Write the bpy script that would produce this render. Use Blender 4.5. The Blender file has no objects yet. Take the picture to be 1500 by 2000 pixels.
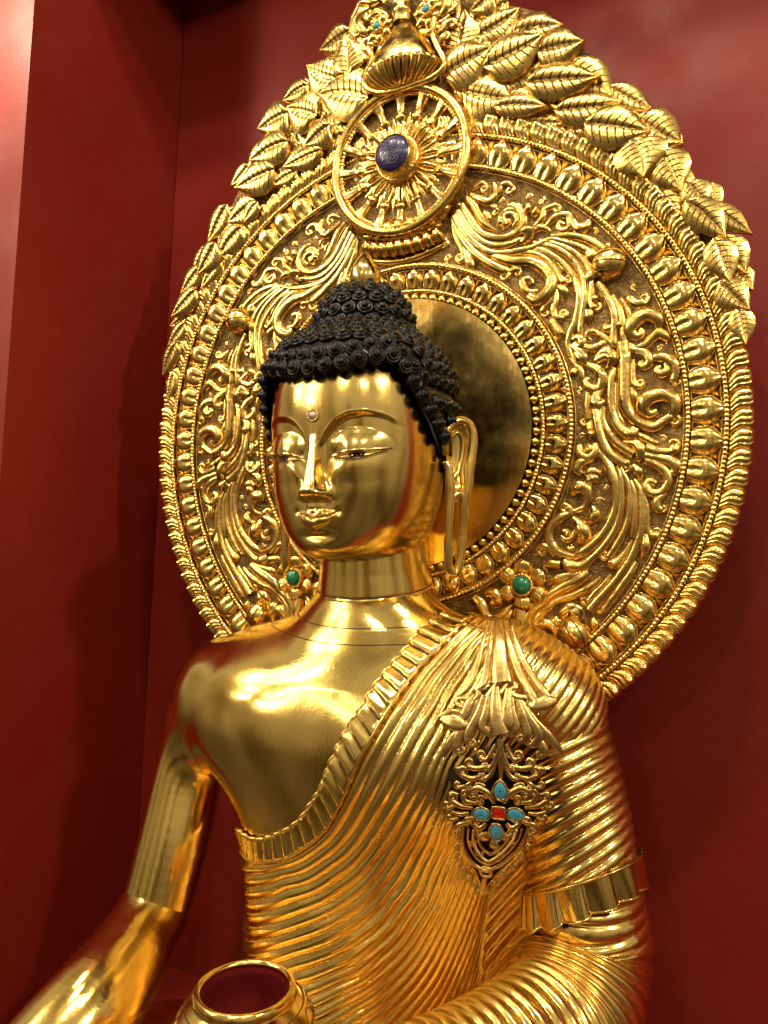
import bpy, math, random
import numpy as np
from mathutils import Matrix, Vector
random.seed(7); rng=np.random.default_rng(7)
SC=bpy.context.scene
COL=SC.collection
# ------------------------------------------------------------------ camera
cam_d=bpy.data.cameras.new('camera'); cam=bpy.data.objects.new('camera',cam_d); COL.objects.link(cam)
cam_d.sensor_width=36; cam_d.lens=26.48; cam_d.clip_start=.02; cam_d.clip_end=60
CAM=Vector((.6042,-1.2908,-.2019))
YAW,PITCH,ROLL=(0.46215, 0.03839, 0.00508)
_f=Vector((-math.sin(YAW)*math.cos(PITCH),math.cos(YAW)*math.cos(PITCH),math.sin(PITCH)))
_r=Vector((math.cos(YAW),math.sin(YAW),0)); _u=_r.cross(_f)
_r2=math.cos(ROLL)*_r+math.sin(ROLL)*_u; _u2=-math.sin(ROLL)*_r+math.cos(ROLL)*_u
cam.matrix_world=Matrix(((_r2.x,_u2.x,-_f.x,CAM.x),(_r2.y,_u2.y,-_f.y,CAM.y),(_r2.z,_u2.z,-_f.z,CAM.z),(0,0,0,1)))
cam_d.dof.use_dof=False
SC.camera=cam
# ------------------------------------------------------------------ exposure, world, lamps
SC.view_settings.view_transform='Standard'; SC.view_settings.look='None'
SC.view_settings.exposure=0.0; SC.view_settings.gamma=1.0; SC.view_settings.use_curve_mapping=False
W=bpy.data.worlds.new('World'); SC.world=W; W.use_nodes=True
def build_world():
    nt=W.node_tree; nt.nodes.clear(); N=nt.nodes.new; L=nt.links.new
    out=N('ShaderNodeOutputWorld'); bg=N('ShaderNodeBackground'); L(bg.outputs[0],out.inputs[0])
    tc=N('ShaderNodeTexCoord'); sep=N('ShaderNodeSeparateXYZ'); L(tc.outputs['Generated'],sep.inputs[0])
    rmp=N('ShaderNodeValToRGB'); mr=N('ShaderNodeMapRange'); mr.inputs[1].default_value=-1; mr.inputs[2].default_value=1
    L(sep.outputs[2],mr.inputs[0]); L(mr.outputs[0],rmp.inputs[0])
    cr=rmp.color_ramp; cr.elements[0].position=0; cr.elements[0].color=(.13,.10,.065,1)
    cr.elements[1].position=1; cr.elements[1].color=(.66,.58,.44,1)
    for p_,c_ in ((.36,(.20,.15,.09,1)),(.47,(.44,.35,.23,1)),(.58,(.64,.54,.39,1)),(.78,(.74,.65,.48,1))):
        e=cr.elements.new(p_); e.color=c_
    # the showroom beyond the niche: pale walls broken by darker bays and shelving
    mp=N('ShaderNodeMapping'); mp.inputs['Scale'].default_value=(1.9,1.9,.75); L(tc.outputs['Generated'],mp.inputs[0])
    nz=N('ShaderNodeTexNoise'); nz.inputs['Scale'].default_value=1.7; nz.inputs['Detail'].default_value=2.5; L(mp.outputs[0],nz.inputs[0])
    r2=N('ShaderNodeValToRGB'); L(nz.outputs[0],r2.inputs[0])
    r2.color_ramp.elements[0].position=.38; r2.color_ramp.elements[0].color=(.36,.28,.16,1)
    r2.color_ramp.elements[1].position=.6; r2.color_ramp.elements[1].color=(1,1,1,1)
    mx=N('ShaderNodeMix'); mx.data_type='RGBA'; mx.blend_type='MULTIPLY'; mx.inputs[0].default_value=1
    L(rmp.outputs[0],mx.inputs[6]); L(r2.outputs[0],mx.inputs[7]); L(mx.outputs[2],bg.inputs[0])
    bg.inputs[1].default_value=.72
build_world()
def lamp(name,loc,aim,power,size,color=(1,.86,.62),spread=160):
    d=bpy.data.lights.new(name,'AREA'); d.shape='DISK'; d.size=size; d.energy=power; d.color=color; d.spread=math.radians(spread)
    o=bpy.data.objects.new(name,d); COL.objects.link(o); o.location=loc
    o.rotation_euler=(Vector(aim)-Vector(loc)).to_track_quat('-Z','Y').to_euler(); return o
# downlights over the niche front, then the spots of the showroom ceiling further out
lamp('ceiling_spot',(-.60,-1.00,2.15),(-.05,-.1,0),12.5,.12)
lamp('ceiling_spot',(.65,-1.00,2.15),(.05,-.1,0),14,.12)
lamp('ceiling_spot',(.05,-1.35,2.2),(0,-.2,-.2),16,.12)
lamp('ceiling_spot',(2.5,-1.25,1.55),(-.2,0,-.1),30,.14)
lamp('ceiling_spot',(-.98,-.50,1.12),(-.95,-.24,.9),6,.08,spread=130)  # not a ceiling light: unseen lamp added to whiten the front wall's top
lamp('ceiling_panel',(-2.95,-1.85,2.15),(0,-.2,-.2),16,.85)
for k,(x_,y_,z_) in enumerate(((-1.9,-2.1,1.75),(-2.9,-2.5,1.65),(-2.3,-3.5,1.8),(-4.2,-3.6,1.8),(.2,-3.6,1.9),(2.2,-3.2,1.9),(-3.4,-5.0,1.7))):
    lamp('showroom_spot',(x_,y_,z_),(-.05,-.2,-.35),(6,8,11,16,12,12,18)[k],.13)
# ------------------------------------------------------------------ helpers
def tag(o,label=None,cat=None,group=None,kind=None):
    if label: o['label']=label
    if cat: o['category']=cat
    if group: o['group']=group
    if kind: o['kind']=kind
    return o
def mesh(name,V,F,mat=None,smooth=True):
    m=bpy.data.meshes.new(name); V=np.asarray(V,np.float32).reshape(-1,3)
    if isinstance(F,np.ndarray):
        k=F.shape[1]; m.vertices.add(len(V)); m.vertices.foreach_set('co',V.ravel())
        m.loops.add(F.size); m.loops.foreach_set('vertex_index',F.astype(np.int32).ravel())
        m.polygons.add(len(F)); m.polygons.foreach_set('loop_start',np.arange(0,F.size,k,dtype=np.int32))
        m.update(calc_edges=True); m.validate()
    else: m.from_pydata(V.tolist(),[],F)
    if mat: m.materials.append(mat)
    m.polygons.foreach_set('use_smooth',np.full(len(m.polygons),smooth)); m.update()
    return m
def link(name,m,parent=None,mw=None):
    o=bpy.data.objects.new(name,m); COL.objects.link(o)
    if parent is not None:
        o.parent=parent
        if parent.type=='EMPTY': o.matrix_parent_inverse=Matrix.Translation(-Vector(parent.location))
    if mw is not None: o.matrix_basis=mw
    return o
def obj(name,V,F,mat,parent=None,smooth=True,mw=None): return link(name,mesh(name,V,F,mat,smooth),parent,mw)
def empty(name,loc):
    o=bpy.data.objects.new(name,None); COL.objects.link(o); o.location=loc; o.empty_display_size=.05; return o
def gridF(n,m,cu=False,cv=False,off=0):
    i=np.arange(n if cu else n-1)[:,None]; j=np.arange(m if cv else m-1)[None,:]
    a=(i*m+j); b=(i*m+(j+1)%m); c=(((i+1)%n)*m+(j+1)%m); d=(((i+1)%n)*m+j)
    return (np.stack([a,b,c,d],-1).reshape(-1,4)+off)
def join(parts):
    V=[];F=[];o=0
    for v,f in parts:
        v=np.asarray(v).reshape(-1,3); V.append(v); F.append(np.asarray(f)+o); o+=len(v)
    return np.concatenate(V),np.concatenate(F)
def cr(P,k=4,closed=False):
    P=np.asarray(P,float); n=len(P)
    if closed: Q=np.concatenate([P[-1:],P,P[:2]]); segs=n
    else: Q=np.concatenate([2*P[:1]-P[1:2],P,2*P[-1:]-P[-2:-1]]); segs=n-1
    t=np.linspace(0,1,k,endpoint=False)[:,None]; out=[]
    for i in range(segs):
        a,b,c,d=Q[i],Q[i+1],Q[i+2],Q[i+3]
        out.append(.5*((2*b)+(-a+c)*t+(2*a-5*b+4*c-d)*t**2+(-a+3*b-3*c+d)*t**3))
    out=np.concatenate(out)
    return out if closed else np.concatenate([out,P[-1:]])
def unit(v): return v/np.maximum(np.linalg.norm(v,axis=-1,keepdims=True),1e-9)
def tube(P,R,seg=10,closed=False,flat=1.0,nrm=None):
    P=np.asarray(P,float); n=len(P); R=np.broadcast_to(np.asarray(R,float),(n,))
    T=unit(np.roll(P,-1,0)-np.roll(P,1,0)) if closed else unit(np.gradient(P,axis=0))
    if nrm is None:
        up=np.array([0,0,1.]); A=np.zeros_like(P); a=np.cross(T[0],up)
        if np.linalg.norm(a)<.1: a=np.cross(T[0],[1.,0,0])
        a=a/np.linalg.norm(a)
        for i in range(n):
            a=a-T[i]*(a@T[i]); a=a/np.linalg.norm(a); A[i]=a
        B=np.cross(T,A)
    else:
        B=np.broadcast_to(np.asarray(nrm,float),P.shape); B=unit(B-T*(B*T).sum(1,keepdims=True)); A=np.cross(B,T)
    th=np.linspace(0,2*np.pi,seg,endpoint=False)
    V=P[:,None]+R[:,None,None]*(np.cos(th)[None,:,None]*A[:,None]+flat*np.sin(th)[None,:,None]*B[:,None])
    F=gridF(n,seg,closed,True)
    V=V.reshape(-1,3)
    if not closed:
        k=len(V); V=np.concatenate([V,P[:1],P[-1:]])
        c0=np.array([[k,(j+1)%seg,j,j] for j in range(seg)]); o=(n-1)*seg
        c1=np.array([[k+1,o+j,o+(j+1)%seg,o+(j+1)%seg] for j in range(seg)])
        F=np.concatenate([F,c0,c1])
    return V,F
def fixquads(F):
    return [tuple(dict.fromkeys(int(i) for i in q)) for q in F]
def tobj(name,parts,mat,parent=None,mw=None,smooth=True):
    V,F=join(parts); return obj(name,V,fixquads(F),mat,parent,smooth,mw)
def lathe(prof,seg=48,c=(0,0,0)):
    prof=np.asarray(prof,float); th=np.linspace(0,2*np.pi,seg,endpoint=False)
    V=np.stack([prof[:,None,0]*np.cos(th),prof[:,None,0]*np.sin(th),np.broadcast_to(prof[:,None,1],(len(prof),seg))],-1)+np.array(c)
    return V.reshape(-1,3),gridF(len(prof),seg,False,True)
def dome(c,r,h,nrm,seg=12,rings=5):
    c=np.asarray(c,float); n=unit(np.asarray(nrm,float)); a=np.cross(n,[0,0,1.]) if abs(n[2])<.9 else np.cross(n,[1.,0,0]); a=unit(a); b=np.cross(n,a)
    ph=np.linspace(-.35,np.pi/2*.97,rings); th=np.linspace(0,2*np.pi,seg,endpoint=False)
    V=c+np.cos(ph)[:,None,None]*r*(np.cos(th)[None,:,None]*a+np.sin(th)[None,:,None]*b)+h*np.sin(ph)[:,None,None]*n
    F=gridF(rings,seg,False,True); k=rings*seg; V=np.concatenate([V.reshape(-1,3),(c+h*n)[None]])
    F=np.concatenate([F,np.array([[k,(rings-1)*seg+j,(rings-1)*seg+(j+1)%seg,(rings-1)*seg+(j+1)%seg] for j in range(seg)])])
    return V,F
def strand(P,Wd,nrm,curl=0.,hf=.95,k=4,seg=8,sink=.002,groove=0.):
    """a raised chased ribbon on a surface; curl>0 ends in a left-hand volute"""
    P=np.asarray(P,float); Wd=np.asarray(Wd,float)
    nrm=np.broadcast_to(np.asarray(nrm,float),P.shape)
    D=cr(np.concatenate([P,Wd[:,None],nrm],1),k); P=D[:,:3]; Wd=np.maximum(D[:,3],.0004); N=unit(D[:,4:7])
    extra=[]
    if curl:
        s=np.sign(curl); rho=abs(curl); n0=N[-1]; t=unit(P[-1]-P[-2]); t=unit(t-n0*(t@n0)); q=P[-1].copy()
        steps=26; tot=8.2; pp=[];ww=[]
        for i in range(steps):
            f=(i+1)/steps; r_=rho*(1-.78*f); da=tot/steps
            t=t*math.cos(da*s)+np.cross(n0,t)*math.sin(da*s); q=q+t*r_*da; pp.append(q.copy()); ww.append(min(Wd[-1],.62*rho)*(1-.45*f))
        P=np.concatenate([P,pp]); Wd=np.concatenate([Wd,ww]); N=np.concatenate([N,np.repeat(n0[None],steps,0)])
        c=np.mean(pp[-10:],0); extra.append(dome(c,rho*.36,rho*.62,n0))
    T=unit(np.gradient(P,axis=0)); A=np.cross(N,T)
    th=np.linspace(0,np.pi,seg)
    prof=np.sin(th)**.75
    H=Wd*hf
    V=P[:,None]+A[:,None]*(Wd[:,None,None]*np.cos(th)[None,:,None])+N[:,None]*((H[:,None]*prof[None,:]-sink)[...,None])
    if groove: V=V-N[:,None]*(groove*Wd[:,None]*np.exp(-(np.cos(th)/.22)**2)[None,:])[...,None]
    F=gridF(len(P),seg)
    return join([(V,F)]+extra)
def sm(a,b,t):
    t=np.clip((t-a)/(b-a),0,1); return t*t*(3-2*t)
# ------------------------------------------------------------------ materials
def mat(name,color,metal=0.,rough=.5,bump=None,var=None,spec=.5,coat=0.,aniso=None,rvar=None):
    m=bpy.data.materials.new(name); m.use_nodes=True; nt=m.node_tree; N=nt.nodes.new; L=nt.links.new
    b=nt.nodes['Principled BSDF']; b.inputs['Base Color'].default_value=(*color,1); b.inputs['Metallic'].default_value=metal
    b.inputs['Roughness'].default_value=rough; b.inputs['Specular IOR Level'].default_value=spec; b.inputs['Coat Weight'].default_value=coat
    tc=N('ShaderNodeTexCoord')
    if var:   # (scale, second colour, low, high)
        nz=N('ShaderNodeTexNoise'); nz.inputs['Scale'].default_value=var[0]; nz.inputs['Detail'].default_value=5; L(tc.outputs['Object'],nz.inputs[0])
        r=N('ShaderNodeValToRGB'); r.color_ramp.elements[0].position=var[2]; r.color_ramp.elements[1].position=var[3]
        r.color_ramp.elements[0].color=(*color,1); r.color_ramp.elements[1].color=(*var[1],1); L(nz.outputs[0],r.inputs[0]); L(r.outputs[0],b.inputs['Base Color'])
    if rvar:  # (scale, lo, hi)
        nz=N('ShaderNodeTexNoise'); nz.inputs['Scale'].default_value=rvar[0]; nz.inputs['Detail'].default_value=4; L(tc.outputs['Object'],nz.inputs[0])
        mr=N('ShaderNodeMapRange'); mr.inputs[1].default_value=.35; mr.inputs[2].default_value=.7; mr.inputs[3].default_value=rvar[1]; mr.inputs[4].default_value=rvar[2]
        L(nz.outputs[0],mr.inputs[0]); L(mr.outputs[0],b.inputs['Roughness'])
    prev=None
    for (sc,st,dist,str_) in (bump or []):
        mp=N('ShaderNodeMapping'); mp.inputs['Scale'].default_value=str_; L(tc.outputs['Object'],mp.inputs[0])
        nz=N('ShaderNodeTexNoise'); nz.inputs['Scale'].default_value=sc; nz.inputs['Detail'].default_value=3; L(mp.outputs[0],nz.inputs[0])
        bp=N('ShaderNodeBump'); bp.inputs['Strength'].default_value=st; bp.inputs['Distance'].default_value=dist; L(nz.outputs[0],bp.inputs['Height'])
        if prev: L(prev.outputs[0],bp.inputs['Normal'])
        prev=bp
    if prev: L(prev.outputs[0],b.inputs['Normal'])
    return m
one=(1,1,1)
GOLD=(.96,.68,.205)
M_body=mat('polished_gold',GOLD,1,.15,[(9,.05,.02,one),(330,.16,.0010,(1,1,.25)),(520,.12,.0007,(.2,1,1))],rvar=(11,.10,.22),var=(5,(.88,.58,.15),.45,.75))
M_robe=mat('robe_gold',(.95,.66,.195),1,.2,[(60,.12,.003,one)],rvar=(14,.14,.3),var=(7,(.82,.52,.13),.45,.75))
M_relief=mat('chased_gold',(.94,.65,.195),1,.2,[(120,.22,.003,one),(420,.12,.001,one)],rvar=(40,.14,.32),var=(30,(.78,.48,.12),.5,.8))
M_leaf=mat('leaf_gold',(.93,.64,.19),1,.24,[(26,.10,.006,one)],rvar=(40,.17,.34),var=(30,(.74,.46,.13),.5,.8))
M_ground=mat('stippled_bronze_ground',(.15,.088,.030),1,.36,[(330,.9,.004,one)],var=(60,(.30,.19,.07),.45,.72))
M_disc=mat('brushed_gold_disc',(.88,.62,.19),1,.26,[(10,.06,.02,one),(130,.2,.0016,(1,1,.2))],rvar=(26,.16,.30),var=(9,(.66,.43,.12),.42,.7))
M_old=mat('antique_gold',(.80,.54,.19),1,.27,[(200,.2,.002,one)],var=(60,(.45,.27,.09),.45,.75))
M_dark=mat('pupil_and_scroll_shade',(.018,.010,.006),0,.6,[(300,.4,.002,one)],spec=.15)  # dark of the pupils; also stands in for shade behind the pendant scrolls
M_hair=mat('black_lacquer_hair',(.0016,.0013,.0013),0,.3,[(180,.2,.002,one)],spec=.28)
M_ant=mat('dark_antique_gold',(.66,.43,.15),1,.27,[(200,.2,.002,one)],var=(60,(.40,.24,.08),.45,.75))
M_line=mat('engraved_line',(.10,.045,.012),.7,.45)
M_red=mat('red_wall_paint',(.185,.0118,.0058),0,.5,[(240,.28,.0015,one),(5,.18,.02,one)],rvar=(7,.40,.62),var=(1.6,(.160,.0098,.005),.4,.65),spec=.25)
M_gloss=mat('red_gloss_paint',(.20,.0125,.0065),0,.16,[(240,.06,.001,one),(4,.1,.02,one)],spec=.9)
M_turq=mat('turquoise',(.045,.27,.43),0,.22,[(60,.1,.002,one)],var=(160,(.09,.36,.50),.45,.7))
M_coral=mat('red_coral',(.62,.012,.016),0,.2,coat=.4)
M_mal=mat('green_malachite',(.004,.16,.085),0,.16,var=(110,(.01,.24,.13),.45,.62),coat=.5)
M_lapis=mat('lapis_lazuli',(.030,.022,.085),0,.25,[(200,.1,.001,one)],var=(120,(.055,.045,.13),.45,.7),coat=.3)
M_lapl=mat('carved_lapis_edge',(.14,.12,.20),0,.35)
M_iris=mat('painted_iris',(.045,.010,.007),0,.35)
M_white=mat('painted_eye_white',(.86,.60,.20),1,.3)
M_pearl=mat('pearl',(.62,.5,.46),.35,.16,coat=.6)
M_wine=mat('bowl_lining_red',(.16,.012,.012),0,.3)
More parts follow.
